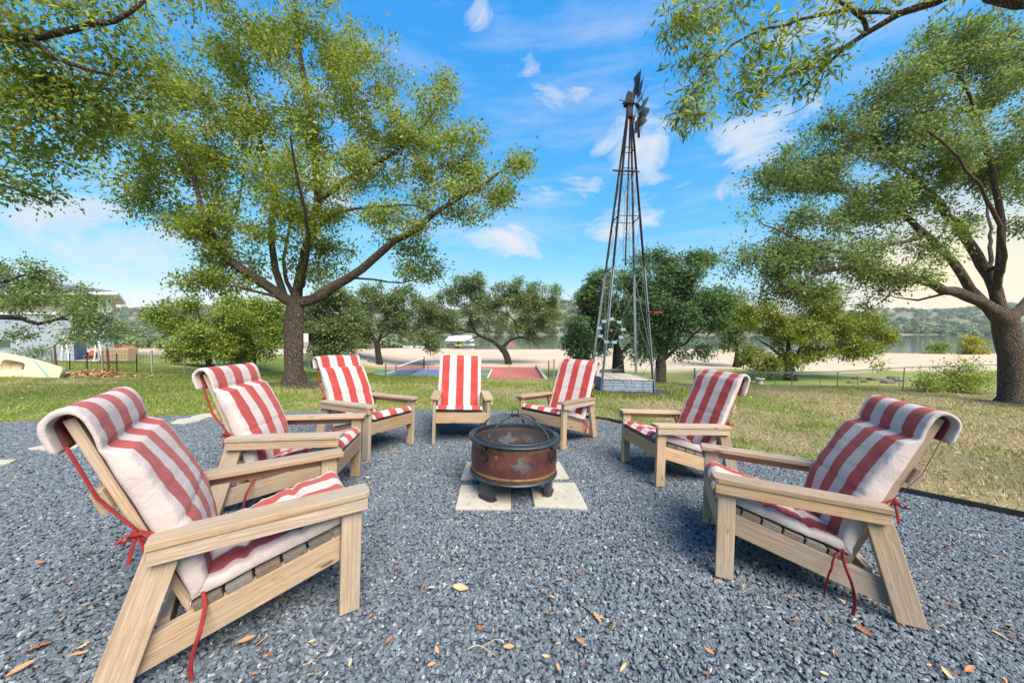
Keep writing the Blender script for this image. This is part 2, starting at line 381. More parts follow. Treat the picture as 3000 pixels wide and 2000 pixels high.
sx = t.n.new('ShaderNodeSeparateXYZ'); t.l.new(p, sx.inputs[0]); side = t.rng(sx.outputs[0], -5.0, 4.0, -.08, .055)
k = t.rng(t.math('ADD', t.math('ADD', t.math('MULTIPLY', patch, .65), t.math('MULTIPLY', p2, .35)), side), .44, .58)
grass = t.mix(k, t.mix(t.rng(fine,.3,.7), (.075,.11,.02), (.17,.22,.045)), t.mix(t.rng(fine,.3,.7), (.18,.13,.065), (.34,.27,.14)))
# beyond the yard: green slope, then sand towards the lake
yy = t.math('ADD', sx.outputs[1], t.math('MULTIPLY', t.math('SUBTRACT', t.noise(p, .16, 3), .5), 7.0))
xa = t.rng(sx.outputs[0], 0.0, 18.0, 0.0, 5.0)
farg = t.mix(t.rng(t.noise(p, .35, 4, .65), .4, .6), (.15,.21,.04), (.27,.25,.09))
sand = t.mix(t.rng(t.noise(p, .5, 5, .65), .3, .7), (.52,.385,.265), (.62,.47,.335))
sand = t.mix(t.rng(t.noise(t.coord('Object',(.18,1.5,1)), 1, 6, .68), .42, .62, 0, .75), sand, (.46,.335,.225))
f1 = t.rng(sx.outputs[1], 10.5, 13.5); col = t.mix(f1, grass, farg)
edge = t.math('ADD', yy, xa); 
f2 = t.rng(edge, 28.5, 30.5)
col = t.mix(f2, col, sand)
# the shore strip is grassy again far right and far left
scrub = t.mix(t.rng(t.noise(p, .05, 5, .7), .35, .65), (.11,.125,.06), (.26,.23,.16))
col = t.mix(t.rng(sx.outputs[1], 235, 240), col, scrub)
t.bump(t.math('ADD', fine, t.noise(p, 3, 4)), .5, .03); MAT['ground'] = t.fin(col, .95, 0, .1)
MAT['mulch'] = M_noise('dark_mulch', (.035,.026,.022), (.09,.065,.05), 20, .95, 1.0, 45, .03)
MAT['dry_leaf'] = None
t = NT('dry_leaf'); r = t.rand(); i = t.island()
col = t.ramp(t.math('FRACT', t.math('ADD', r, i)), [(0,(.24,.085,.035)),(.35,(.42,.18,.075)),(.65,(.52,.28,.13)),(.85,(.60,.44,.26)),(1,(.62,.53,.36))]); MAT['dry_leaf'] = t.fin(col, .7, 0, .3)

# ---------------------------------------------------------------- terrain
def smooth(a, b, x):
    t_ = np.clip((x-a)/(b-a), 0, 1); return t_*t_*(3-2*t_)
_n = MY @ Vector((0,0,1)); _p = Y(0,0,0)
def terrain(x, y):
    x = np.asarray(x, float); y = np.asarray(y, float)
    zp = _p.z - (_n.x*(x-_p.x) + _n.y*(y-_p.y)) / _n.z
    zp = np.clip(zp, -1.2, .7)
    # falls away to the beach; the left side stays higher around the house
    left = smooth(-10, -17, x)
    right = smooth(6, 16, x)
    edge = 11.3 + 1.2*right
    far_c = -1.9 + 0*x
    far = far_c*(1-left) + (-.75)*left
    far = far*(1-right) + (-1.55)*right
    t1 = smooth(edge, edge + 7 + 5*left, y)
    z = zp*(1-t1) + far*t1
    # on towards the lake
    shore = 78 - 16*smooth(30, 65, x)
    zl = -2.75
    t2 = np.clip((y-32)/(shore-32), 0, 1.6)
    z = z*(1-np.minimum(t2,1)) + zl*np.minimum(t2,1) - np.maximum(t2-1,0)*1.2
    # opposite bank and hills
    h = 24*smooth(285, 420, y - .10*np.abs(x)) + 7*np.sin(x*.011+1.0)*smooth(300,420,y) + 4*np.sin(x*.03+.4)*smooth(300,420,y)
    bank = smooth(252, 262, y - .02*x)*3.6
    z = np.where(y > 200, -4.4 + bank + h, z)
    return z
xs = np.concatenate([-np.geomspace(30, 900, 40)[::-1], np.linspace(-29, 29, 117), np.geomspace(30, 900, 40)])
ys = np.concatenate([[-400,-150,-60,-30,-15], np.linspace(-10, 34, 89), np.geomspace(35, 800, 66)])
X, Yg = np.meshgrid(xs, ys); Z = terrain(X, Yg)
nx, ny = len(xs), len(ys)
idx = np.arange(nx*ny).reshape(ny, nx)
Fq = np.stack([idx[:-1,:-1], idx[:-1,1:], idx[1:,1:], idx[1:,:-1]], -1).reshape(-1, 4)
# the gravel patio is cut out by lying a few cm above a slightly lowered ground
PATIO = [(6.4,1.0),(5.3,2.05),(4.17,3.04),(3.6,3.52),(3.05,4.35),(2.45,5.25),(1.68,6.0),(.8,6.45),(-.1,6.6),(-1.5,6.45),(-3.2,6.05),(-4.9,5.5),(-6.8,4.73),(-9.5,3.9),(-12,3.4),(-12,-2.5),(8.5,-2.5),(8.5,-.6)]
def in_poly(px, py, poly):
    inside = np.zeros(px.shape, bool); n = len(poly)
    for i in range(n):
        x1,y1 = poly[i]; x2,y2 = poly[(i+1) % n]
        c = ((y1 > py) != (y2 > py)) & (px < (x2-x1)*(py-y1)/(y2-y1+1e-12)+x1); inside ^= c
    return inside
inp = in_poly(X, Yg, [(a*.985, b*.985 if b > 0 else b) for a, b in PATIO])
Z = np.where(inp, Z-.06, Z)
gnd = tag(ob('ground', mesh_np('ground', np.stack([X, Yg, Z], -1).reshape(-1,3), Fq, True, MAT['ground'])), 'grassy yard sloping down to the sandy lake shore', None, None, 'structure')

# lake
t = NT('lake_water'); t.bump(t.noise(t.coord('Object', (.5, 1.4, 1)), 1.2, 4, .6), .05, .08)
MAT['water'] = t.fin((.045,.060,.045), .05, 0, .6)
mb = MB(); mb.box((-890, 40, -6), (890, 480, -2.6)); w = part('lake', mb, MAT['water'], None); w['kind'] = 'structure'; w['label'] = 'calm grey green lake beyond the sand'

# ---------------------------------------------------------------- gravel patio
bm = bmesh.new(); vsx = [bm.verts.new(Y(x, y, -.022)) for x, y in PATIO]; bm.faces.new(vsx); bmesh.ops.triangulate(bm, faces=bm.faces[:])
me = bpy.data.meshes.new('gravel_patio'); bm.to_mesh(me); bm.free(); me.materials.append(MAT['gravel_bed'])
tag(ob('gravel_patio', me), 'bed of dark slate gravel under the chairs', None, None, 'structure')
VIS = [(6.0,1.3),(5.3,2.03),(4.15,3.0),(3.57,3.5),(3.02,4.33),(2.42,5.22),(1.66,5.96),(.8,6.41),(-.1,6.56),(-1.5,6.41),(-3.2,6.01),(-4.9,5.46),(-6.8,4.69),(-8.2,4.2),(-3.4,.9),(-1.2,.75),(2.3,.75),(4.2,.9)]
bm = bmesh.new(); vsx = [bm.verts.new(Y(x, y, -.010)) for x, y in VIS]; bm.faces.new(vsx); bmesh.ops.triangulate(bm, faces=bm.faces[:])
me = bpy.data.meshes.new('gravel_stones'); bm.to_mesh(me); bm.free(); me.materials.append(MAT['gravel'])
gs = tag(ob('gravel_stones', me), 'loose blue grey slate chippings covering the patio', 'gravel', None, 'stuff')
ng = bpy.data.node_groups.new('gravel', 'GeometryNodeTree')
ng.interface.new_socket('Geometry', in_out='INPUT', socket_type='NodeSocketGeometry'); ng.interface.new_socket('Geometry', in_out='OUTPUT', socket_type='NodeSocketGeometry')
N, L = ng.nodes, ng.links
gi = N.new('NodeGroupInput'); go = N.new('NodeGroupOutput')
dp = N.new('GeometryNodeDistributePointsOnFaces'); dp.inputs['Density'].default_value = 5600; dp.inputs['Seed'].default_value = 4
L.new(gi.outputs[0], dp.inputs[0])
jn = N.new('GeometryNodeJoinGeometry')
for kk in range(7):
    ic = N.new('GeometryNodeMeshIcoSphere'); ic.inputs['Radius'].default_value = 1.0; ic.inputs['Subdivisions'].default_value = 2
    po = N.new('GeometryNodeInputPosition'); nt = N.new('ShaderNodeTexNoise'); nt.inputs['Scale'].default_value = .9; nt.inputs['Detail'].default_value = 2
    ad = N.new('ShaderNodeVectorMath'); ad.operation = 'ADD'; ad.inputs[1].default_value = (kk*7.7, kk*3.1, 1.3*kk); L.new(po.outputs[0], ad.inputs[0]); L.new(ad.outputs[0], nt.inputs['Vector'])
    sb = N.new('ShaderNodeVectorMath'); sb.operation = 'SUBTRACT'; sb.inputs[1].default_value = (.5,.5,.5); L.new(nt.outputs['Color'], sb.inputs[0])
    sc = N.new('ShaderNodeVectorMath'); sc.operation = 'SCALE'; sc.inputs['Scale'].default_value = 2.3; L.new(sb.outputs[0], sc.inputs[0])
    sp = N.new('GeometryNodeSetPosition'); L.new(ic.outputs[0], sp.inputs[0]); L.new(sc.outputs[0], sp.inputs['Offset'])
    sm = N.new('GeometryNodeSetMaterial'); sm.inputs[2].default_value = MAT['gravel']; L.new(sp.outputs[0], sm.inputs[0])
    ge = N.new('GeometryNodeGeometryToInstance'); L.new(sm.outputs[0], ge.inputs[0]); L.new(ge.outputs[0], jn.inputs[0])
ip = N.new('GeometryNodeInstanceOnPoints'); ip.inputs['Pick Instance'].default_value = True
L.new(dp.outputs['Points'], ip.inputs['Points']); L.new(jn.outputs[0], ip.inputs['Instance'])
rv = N.new('FunctionNodeRandomValue'); rv.data_type = 'FLOAT_VECTOR'; rv.inputs[0].default_value = (-.55,-.55,0); rv.inputs[1].default_value = (.55,.55,6.28); L.new(rv.outputs[0], ip.inputs['Rotation'])
rs = N.new('FunctionNodeRandomValue'); rs.data_type = 'FLOAT_VECTOR'; rs.inputs[0].default_value = (.0056,.0048,.0034); rs.inputs[1].default_value = (.0145,.0102,.0064); rs.inputs['Seed'].default_value = 3
L.new(rs.outputs[0], ip.inputs['Scale'])
L.new(ip.outputs[0], go.inputs[0])
md = gs.modifiers.new('stones', 'NODES'); md.node_group = ng

# black steel edging along the lawn side
mb = MB(); e = [Vector(p) for p in [(8.5,-.6),(6.4,1.0),(5.3,2.05),(4.17,3.04),(3.6,3.52),(3.05,4.35),(2.45,5.25),(1.68,6.0),(.8,6.45)]]
fine_ = []
for i in range(len(e)-1):
    for k in range(4): fine_.append(e[i].lerp(e[i+1], k/4))
fine_.append(e[-1])
for a, b in zip(fine_[:-1], fine_[1:]): mb.bar(Y(a.x,a.y,-.01), Y(b.x,b.y,-.01), .008, .09)
tag(part('lawn_edging', mb, MAT['edging'], None), 'thin black strip edging between gravel and lawn at right', 'edging')

# pavers under the pit and flagstones at left
def slab(name, corners, label, group, cat='paver', th=.05, top=.012):
    mb = MB(); c = [Vector((x, y)) for x, y in corners]; ctr = sum(c, Vector((0,0)))/len(c)
    poly = [(p.x-ctr.x, p.y-ctr.y) for p in c]
    a = sum(poly[i][0]*poly[(i+1)%len(poly)][1]-poly[(i+1)%len(poly)][0]*poly[i][1] for i in range(len(poly)))
    if a < 0: poly = poly[::-1]
    mb.prism(poly, -th, 0)
    o = part(name, mb, MAT['paver'], None, .006, YM @ T(ctr.x, ctr.y, top)); return tag(o, label, cat, group)
def quad_px(*pts): return [(p.x, p.y) for p in (ypx(u, v, .012) for u, v in pts)]
PG = 'pavers under the fire pit'
slab('paver', quad_px((1350,1419),(1497,1419),(1497,1487),(1334,1487)), 'pale square paver under the front left foot of the fire pit', PG)
slab('paver', quad_px((1552,1412),(1684,1412),(1722,1486),(1566,1479)), 'pale square paver under the front right foot of the fire pit', PG)
slab('paver', quad_px((1368,1351),(1497,1351),(1492,1400),(1350,1400)), 'pale square paver half hidden behind the fire pit at left', PG)
slab('paver', quad_px((1545,1352),(1640,1352),(1667,1398),(1550,1398)), 'pale square paver half hidden behind the fire pit at right', PG)
FG = 'flagstones leading off the gravel'
slab('flagstone', quad_px((80,1312),(150,1298),(215,1285),(262,1293),(225,1308),(190,1315)), 'pale flagstone beside the nearest left chair back', FG, 'flagstone')
slab('flagstone', quad_px((-90,1362),(-40,1345),(50,1344),(30,1354),(-10,1364)), 'pale flagstone cut by the left edge of the picture', FG, 'flagstone')
slab('flagstone', quad_px((500,1238),(520,1227),(560,1222),(610,1221),(585,1230),(545,1238)), 'pale flagstone behind the nearest left chair', FG, 'flagstone')
slab('flagstone', quad_px((560,1219),(590,1211),(650,1207),(690,1209),(670,1217)), 'pale flagstone farthest up the path behind the second chair', FG, 'flagstone')

# ---------------------------------------------------------------- chairs
HW = .353
def brd(mb_poly, th, axis_from, axis_to, xc):
    """a board in the chair's y-z plane: polygon [(y,z)], thickness th about x = xc; local X runs along the grain"""
    a = Vector((0, *axis_from)); b = Vector((0, *axis_to)); d = (b-a).normalized(); n = Vector((1,0,0)); s_ = n.cross(d)
    m = Matrix(((d.x, s_.x, n.x, xc),(d.y, s_.y, n.y, a.y),(d.z, s_.z, n.z, a.z),(0,0,0,1)))
    mi = m.inverted(); poly = []
    for y, z in mb_poly:
        q = mi @ Vector((xc, y, z)); poly.append((q.x, q.y))
    ar = sum(poly[i][0]*poly[(i+1)%len(poly)][1]-poly[(i+1)%len(poly)][0]*poly[i][1] for i in range(len(poly)))
    if ar < 0: poly = poly[::-1]
    b_ = MB(); b_.prism(poly, -th/2, th/2); return b_, m
def xboard(x0, x1, y, z, dep, hgt, tilt=0.0):
    """board running across the chair, centre y,z; dep along tilt direction, hgt normal to it"""
    m = T(0, y, z) @ Matrix.Rotation(tilt, 4, 'X'); b_ = MB(); b_.box((x0, -dep/2, -hgt/2), (x1, dep/2, hgt/2)); return b_, m
ARM_Z = .58
SEAT_A, SEAT_B = Vector((-.005,.392)), Vector((-.80,.16))          # top line of the side rails (y,z)
sdir = (SEAT_B-SEAT_A).normalized(); stilt = math.atan2(sdir.y*-1, -sdir.x*-1)
BK0, BK1 = Vector((-.585,.155)), Vector((-.941,1.011))               # front face line of the back
bdir = (BK1-BK0).normalized(); bnorm = Vector((-bdir.y, bdir.x)) * -1   # towards the sitter
if bnorm.x < 0: bnorm = -bnorm
CH = []
def chair_parts():
    for s in (1, -1):
        x = s*(HW-.019)
        CH.append(('leg', *brd([(0,0),(0,ARM_Z-.03),(-.089,ARM_Z-.03),(-.089,0)], .038, (-.045,0), (-.045,1), x), 'wood'))
        CH.append(('leg', *brd([(-.781,0),(-.897,0),(-.742,ARM_Z-.045),(-.632,ARM_Z-.045)], .038, (-.84,0), (-.69,.53), x), 'wood'))
        xr = s*(HW-.057)
        a, b = SEAT_A, SEAT_B; nrm = Vector((sdir.y, -sdir.x)); nrm = nrm if nrm.y < 0 else -nrm
        lo0 = a + nrm*.118; lo1 = b + nrm*.118
        CH.append(('side_rail', *brd([(-.042, a.y-.011),(-.042, a.y-.011-.122),(lo1.x, lo1.y),(b.x, b.y)], .038, tuple(b), tuple(a), xr), 'wood'))
        CH.append(('arm_rail', *brd([(.018,ARM_Z-.0285),(.018,ARM_Z-.088),(-.735,ARM_Z-.104),(-.735,ARM_Z-.0465)], .030, (-.7,ARM_Z), (0,ARM_Z), s*(HW+.016)), 'wood'))
        mb = MB(); xo, xi = s*(HW+.038), s*(HW-.080); pl = [(.030,xi),(.030,xo-s*.03),(.024,xo-s*.010),(.006,xo),(-.74,xo),(-.74,xi)]
        if s > 0: pl = pl[::-1]
        mb.prism([(p, -q) for p, q in pl], -.028, 0)
        sl_ = math.atan2(.018, .74); m = T(0,0,ARM_Z) @ Matrix(((0,-1,0,0),(1,0,0,0),(0,0,1,0),(0,0,0,1))) @ Matrix.Rotation(-sl_, 4, 'Y')
        CH.append(('arm', mb, m, 'wood'))
    CH.append(('apron', *xboard(-HW+.0385, HW-.0385, -.020, .325, .036, .125), 'wood'))
    th = .030
    for k in range(6):
        p = SEAT_A + sdir*(.066 + k*.103); c = p + Vector((-sdir.y, sdir.x))*-1*0
        nn = Vector((-sdir.y, sdir.x)); nn = nn if nn.y > 0 else -nn
        c = p + nn*(th/2+.001); ang = math.atan2(sdir.y, sdir.x) - PI
        CH.append(('seat_slat', *xboard(-HW+.040, HW-.040, c.x, c.y, .092, th, ang), 'wood_dark'))
    bang = math.atan2(bdir.y, bdir.x) - PI/2
    for k in range(5):
        xc = -.26 + .0505 + k*.1048 - .0; L_ = [.0, .0, .0, .0, .0][k]
        a = BK0 - bnorm*.016; b = BK1 - bnorm*.016
        m = Matrix(((0, 1, 0, xc),(bdir.x, 0, -bnorm.x*-1, a.x),(bdir.y, 0, bnorm.y, a.y),(0,0,0,1)))
        mb = MB(); ln = (b-a).length; mb.box((0,-.048,-.016),(ln,.048,.016)); CH.append(('back_slat', mb, m, 'wood'))
    for f_ in (.30, .66):
        p = BK0.lerp(BK1, f_) - bnorm*(.032+.020)
        CH.append(('back_cleat', *xboard(-.28, .28, p.x, p.y, .036, .089, bang), 'wood'))
    CH.append(('rear_stretcher', *xboard(-HW+.0775, HW-.0775, -.70, .165, .036, .089, 0), 'wood'))
chair_parts()
CHM = [(n, b.mesh(n, MAT[mt], .004), m) for n, b, m, mt in CH]

# striped cushions
def rib(P, w, name='tie', flat=.28):
    mb = MB(); mb.tube(P, w, 8, flat=flat); return mb
def pad(path, width, th, puffs, pinch, seed, wr=.006, ends=(.03,.03)):
    """closed pillow along path [(y,z)]: bottom line follows path, thickness towards its left normal; returns mesh with UVs"""
    rnd = random.Random(seed); P = [Vector(p) for p in path]
    # resample
    seg = [0.0]
    for a, b in zip(P[:-1], P[1:]): seg.append(seg[-1]+(b-a).length)
    Ltot = seg[-1]; n = int(Ltot/.012); Q = []
    for i in range(n+1):
        s = Ltot*i/n; j = max(k for k in range(len(seg)) if seg[k] <= s+1e-9); j = min(j, len(P)-2)
        Q.append(P[j].lerp(P[j+1], (s-seg[j])/(seg[j+1]-seg[j])))
    for _ in range(3): Q = [Q[0]]+[(Q[i-1]+Q[i]*2+Q[i+1])/4 for i in range(1, n)]+[Q[-1]]
    K = 44; V = []; UV = []
    for i, q in enumerate(Q):
        s = Ltot*i/n; d = (Q[min(i+1,n)]-Q[max(i-1,0)]).normalized(); nrm = Vector((-d.y, d.x))
        e = min(1.0, math.sqrt(max(0, 1-(1-min(1, s/ends[0]))**2)) if s < ends[0] else 1, math.sqrt(max(0, 1-(1-min(1, (Ltot-s)/ends[1]))**2)) if Ltot-s < ends[1] else 1)
        h = th(s/Ltot) if callable(th) else th
        f = 1.0
        for (ps, pw, pd) in puffs: f *= 1 - pd*math.exp(-((s/Ltot-ps)/pw)**2)
        hh = max(.004, h*f*max(e,.05)); w = width*(1-.02*(1-e)) * (1 - .03*(1-f))
        for k in range(K):
            a = 2*PI*k/K; ca, sa = math.cos(a), math.sin(a)
            x = w/2*math.copysign(abs(ca)**.30, ca); z = math.copysign(abs(sa)**.42, sa)
            ff = 1-pinch*(abs(x)/(w/2))**8
            zz = hh*(.5+.5*z) if z >= 0 else hh*(.5+.5*z)
            nn = mnoise.noise(Vector((x*5, s*6, seed*3.1)))*wr*1.6 + mnoise.noise(Vector((x*14, s*17, seed*1.7+9)))*wr*.8
            rd_ = abs(mnoise.noise(Vector((x*7+seed, s*26, seed*2.3)))); rd2 = abs(mnoise.noise(Vector((x*22, s*9, seed*4.1))))
            nn += wr*(.9*(.35-rd_) + .55*(.35-rd2)) - wr*1.1*max(0, .10-rd_)*6*(.4+.6*abs(x)/(w/2))
            if z > -.3: zz += nn*(1.2 if z > .5 else 1.4)
            x += (mnoise.noise(Vector((s*9, 4.2*math.copysign(1,x), seed+.5)))*wr*1.5) * abs(x)/(w/2)
            V.append((x, q.x+nrm.x*zz, q.y+nrm.y*zz))
            UV.append((x if (z > .55 or z < -.9) else math.copysign(.35, x), s))
    Fs = [(i*K+k, i*K+(k+1)%K, (i+1)*K+(k+1)%K, (i+1)*K+k) for i in range(n) for k in range(K)]
    me = bpy.data.meshes.new('pad'); me.from_pydata(V, [], Fs + [tuple(range(K-1,-1,-1)), tuple(n*K+k for k in range(K))]); me.update()
    me.polygons.foreach_set('use_smooth', [True]*len(me.polygons))
    uvl = me.uv_layers.new(name='UVMap'); li = np.zeros(len(me.loops), dtype=np.int32); me.loops.foreach_get('vertex_index', li)
    uvl.data.foreach_set('uv', np.array(UV, dtype=np.float32)[li].ravel())
    bm = bmesh.new(); bm.from_mesh(me); bmesh.ops.recalc_face_normals(bm, faces=bm.faces[:]); bm.to_mesh(me); bm.free()
    me.materials.append(MAT['fabric']); return me
seat_n = Vector((-sdir.y, sdir.x)); seat_n = seat_n if seat_n.y > 0 else -seat_n
def cushion_meshes(kind, seed):
    # seat: path runs from the back to the front so that the left normal points up
    a = SEAT_A + seat_n*.033 + sdir*-.018; b = SEAT_A + sdir*.635 + seat_n*.033
    path = [tuple(b), tuple(b.lerp(a, .5)), tuple(a)]
    if kind == 'roll': th = lambda s: .062+.012*math.sin(s*PI)
    else: th = lambda s: .075 - .01*s
    pf = [(.30,.03,.28),(.63,.03,.28)] if kind != 'roll' else [(.35,.03,.2),(.86,.025,.35)]
    seat = pad([(p[0], p[1]) for p in path][::1] if True else path, .60, th, pf, .1, seed, .010 if kind != 'roll' else .006, (.05,.05))
    # back: from the seat up the slats, over the top and down behind
    f0 = BK0 + bdir*.112 + bnorm*.004; f1 = BK1 + bnorm*.004
    top = BK1 + bdir*.028 - bnorm*.016; bh = BK1 - bnorm*.046
    drop = {'pillow': .10, 'flat': .09, 'roll': .16}[kind]; end = bh - bdir*drop - bnorm*.02
    if kind == 'pillow':
        k1 = f0.lerp(f1, .80) + bnorm*.002; k2 = f0.lerp(f1, .90) + bnorm*.016; k3 = f1 + bnorm*.016 - bdir*.012; tp = BK1 + bdir*.018 - bnorm*.014
        path = [f0, f0.lerp(f1,.3), f0.lerp(f1,.65), k1, k2, k3, tp + bnorm*.020, tp - bnorm*.014, bh - bnorm*.010, end]
    else:
        path = [f0, f0.lerp(f1,.3), f0.lerp(f1,.7), f1, f1 + bdir*.02, top, bh + bdir*.015, bh, end]
    def th(s):
        if kind == 'pillow': return .070+.046*math.sin(min(1,s/.66)*PI) if s < .640 else .070 - .046*min(1, (s-.640)/.04)
        if kind == 'flat': return .064 + .030*math.sin(min(1,s/.68)*PI) if s < .68 else .064 - .038*min(1, (s-.68)/.035)
        return .058 if s < .72 else .058 - .030*min(1, (s-.72)/.08)
    pf = {'pillow': [(.31,.008,.06),(.682,.012,.30)], 'flat': [(.34,.008,.06),(.712,.009,.36)], 'roll': [(.36,.012,.06),(.76,.012,.14)]}[kind]
    # path goes upward: left normal points away from the sitter, so mirror by running with negative thickness
    me = pad([(p.x, p.y) for p in path], .61, th, pf, .1, seed+5, .0045, (.05,.02))
    return seat, me
# orientation check: sitter is towards +y; going up the back, left normal (-dz, dy) points to -y, so flip y for the back pads
_pad = pad
def pad(path, *a, **k):
    P = [Vector(p) for p in path]
    left = Vector((-(P[1]-P[0]).y, (P[1]-P[0]).x))
    want = Vector((.5, .85))
    if left.dot(want) < 0:                                   # mirror in y, build, mirror back
        me = _pad([(-p.x, p.y) for p in P], *a, **k)
        co = np.zeros(len(me.vertices)*3, dtype=np.float32); me.vertices.foreach_get('co', co); co = co.reshape(-1,3); co[:,1] *= -1
        me.vertices.foreach_set('co', co.ravel()); me.flip_normals(); me.update(); return me
    return _pad(path, *a, **k)
CUSH = {k: cushion_meshes(k, i*11+2) for i, k in enumerate(('pillow','flat','roll'))}
def tie_meshes():
    out = []
    for s in (1, -1):
        p0 = Vector((s*.297, -.585, .285))
        for j, (dx_, dy_, ln) in enumerate(((.008,-.03,.36),) if s > 0 else ((.012,.085,.24),(.015,-.03,.37))):
            P = [p0 + Vector((s*.004, 0, 0))]
            for k in range(1, 10):
                f_ = k/9; P.append(p0 + Vector((s*(.085 + dx_*math.sin(f_*5)) * min(1, f_*3), dy_*math.sin(f_*2.2) + .016*math.sin(f_*5.5+.6) + .03*f_, .012*math.sin(f_*PI) - ln*f_)))
            out.append((rib(P, .0078, flat=.2).mesh('tie', MAT['tie']), s, 'low'))
        # strap from the folded flap down to a bow at the side of the back
        m = BK0.lerp(BK1, .50); a = BK1 - bnorm*.052 - bdir*.085
        A = Vector((s*.27, a.x, a.y)); B = Vector((s*.296, m.x - bnorm.x*.01, m.y - bnorm.y*.01)); D = Vector((s*.296, m.x+bnorm.x*.05 - bdir.x*.06, m.y + bnorm.y*.05 - bdir.y*.06))
        mb = MB(); mid = A.lerp(B,.5) + Vector((s*.015, -.01, -.02)); mb.tube([A, A.lerp(mid,.5), mid, mid.lerp(B,.5), B], .0065, 8, flat=.22)
        mb.tube([B, B.lerp(D,.5)+Vector((s*.006,0,0)), D], .007, 8, flat=.35)
        mb.tube([B+Vector((s*.008,0,.008)), B+Vector((s*.012,-.012,-.004)), B+Vector((s*.006,.01,-.008))], .013, 8)
        for (ly, lz) in ((-.055,-.03),(.045,-.05)):
            mb.tube([B+Vector((s*.008,0,0)), B+Vector((s*.018,ly*.6,lz*.2)), B+Vector((s*.02,ly,lz*.8)), B+Vector((s*.012,ly*.6,lz*.9)), B+Vector((s*.008,0,-.004))], .006, 8, flat=.4)
        for (ly, lz) in ((-.02,-.11),(.03,-.125)):
            mb.tube([B+Vector((s*.008,0,0)), B+Vector((s*.016,ly*.6,lz*.5)), B+Vector((s*.014,ly,lz))], .006, 8, flat=.35)
        out.append((mb.mesh('tie', MAT['tie']), s, 'bow'))
    return out
TIES = tie_meshes()
CHAIRS = [(-.905,1.989,-54.2,'pillow','nearest the camera at left, its rear leg cut by the frame'),(-1.334,2.976,-81.4,'pillow','second from the left, just behind the nearest left one'),
          (-1.321,4.015,-115.8,'flat','third from the left, in front of the big oak'),(-.598,4.383,188.4,'roll','seen straight from the front behind the fire pit'),
          (.387,4.502,138.9,'roll','right behind the fire pit, in front of the windmill'),(1.323,3.618,99.6,'roll','second from the right, at the lawn edge'),
          (1.354,2.352,67.1,'pillow','nearest the camera at right, seen side on')]
CUL = ['with thick head pillow on the nearest left chair','with head pillow on the second chair from the left','with folded top on the third chair from the left',
       'on the chair straight behind the fire pit','on the chair in front of the windmill','folded over the chair second from the right','with thick rounded head pillow on the nearest right chair']
for i, (x, y, th, kind, where) in enumerate(CHAIRS):
    mw = YM @ T(x, y, 0) @ RZ(math.radians(th))
    r = empty('wooden_armchair', mw, 'weathered wooden armchair ' + where, 'chair', 'armchairs round the fire pit')
    for n, me, m in CHM: ob(n, me, r, m)
    c = empty('striped_cushion', mw @ T(.03 if i == 3 else 0, 0, 0), 'red and white striped cushion ' + CUL[i], 'cushion', 'striped cushions on the armchairs')
    ob('seat_pad', CUSH[kind][0], c); ob('back_pad', CUSH[kind][1], c)
    for me, s, w_ in TIES: ob('tie', me, c)

# ---------------------------------------------------------------- fire pit
FP = ypx(1517, 1447, 0.0); FP = Vector((.05, 3.13, 0))
R0 = .368
fp = empty('fire_pit', YM @ T(FP.x, FP.y, 0), 'round rusty steel fire pit with domed spark screen on pale pavers', 'fire pit')
texas = [(.36,1.0),(.36,.62),(0,.62),(.10,.50),(.20,.36),(.30,.30),(.38,.38),(.46,.30),(.52,.16),(.62,.0),(.66,.02),(.66,.16),(.78,.28),(.92,.36),(1.0,.42),(1.0,.58),(.96,.72),(.86,.72),(.74,.76),(.62,.80),(.56,.84),(.56,1.0)]
def star(cx, cy, r): return [(cx + (r if k%2==0 else r*.42)*math.cos(PI/2+k*PI/5), cy + (r if k%2==0 else r*.42)*math.sin(PI/2+k*PI/5)) for k in range(10)]
GL = {'T':[((0,.8),(1,1)),((.38,0),(.62,1))],'E':[((0,0),(.24,1)),((0,.8),(.9,1)),((0,.4),(.7,.6)),((0,0),(.9,.2))],'A':[((0,0),(.22,.75)),((.78,0),(1,.75)),((.12,.72),(.88,1)),((0,.3),(1,.48))],'S':[((0,.8),(1,1)),((0,.5),(.24,1)),((0,.4),(1,.6)),((.76,0),(1,.55)),((0,0),(1,.2))]}
nA, nZ = 520, 66; z0, z1 = .185, .470
angs = np.linspace(0, 2*PI, nA, endpoint=False); zz = np.linspace(z0, z1, nZ+1)
AC = (angs + PI/nA); ZC = (zz[:-1]+zz[1:])/2
# arc coordinate, 0 faces the camera (-y), positive to the right
arc = ((AC + PI/2 + PI) % (2*PI) - PI)*R0
U_, V_ = np.meshgrid(arc, ZC); hole = np.zeros(U_.shape, bool)
def cut(poly, off):
    global hole
    du = (U_ - off + PI*R0) % (2*PI*R0) - PI*R0
    hole |= in_poly(du, V_, poly)
for rep in range(2):
    off = .055 + rep*PI*R0; sg = 1 - 2*rep
    cut([((px-.5)*.19, .255+py*.15) for px, py in texas], off)
    o2 = off + sg*.285
    for k, ch in enumerate('TEXAS'):
        x0 = -.105 + k*.044
        if ch == 'X':
            cut([(x0,.315),(x0+.010,.315),(x0+.034,.36),(x0+.024,.36)], o2); cut([(x0+.024,.315),(x0+.034,.315),(x0+.010,.36),(x0,.36)], o2)
        else:
            for (a0,b0),(a1,b1) in GL[ch]: cut([(x0+a0*.034,.315+b0*.045),(x0+a1*.034,.315+b0*.045),(x0+a1*.034,.315+b1*.045),(x0+a0*.034,.315+b1*.045)], o2)
    for (sx_, sy_, sr) in ((-.20,.39,.020),(-.235,.31,.024),(-.175,.325,.014),(-.22,.255,.018),(-.165,.275,.015)): cut(star(sg*sx_, sy_, sr), off)
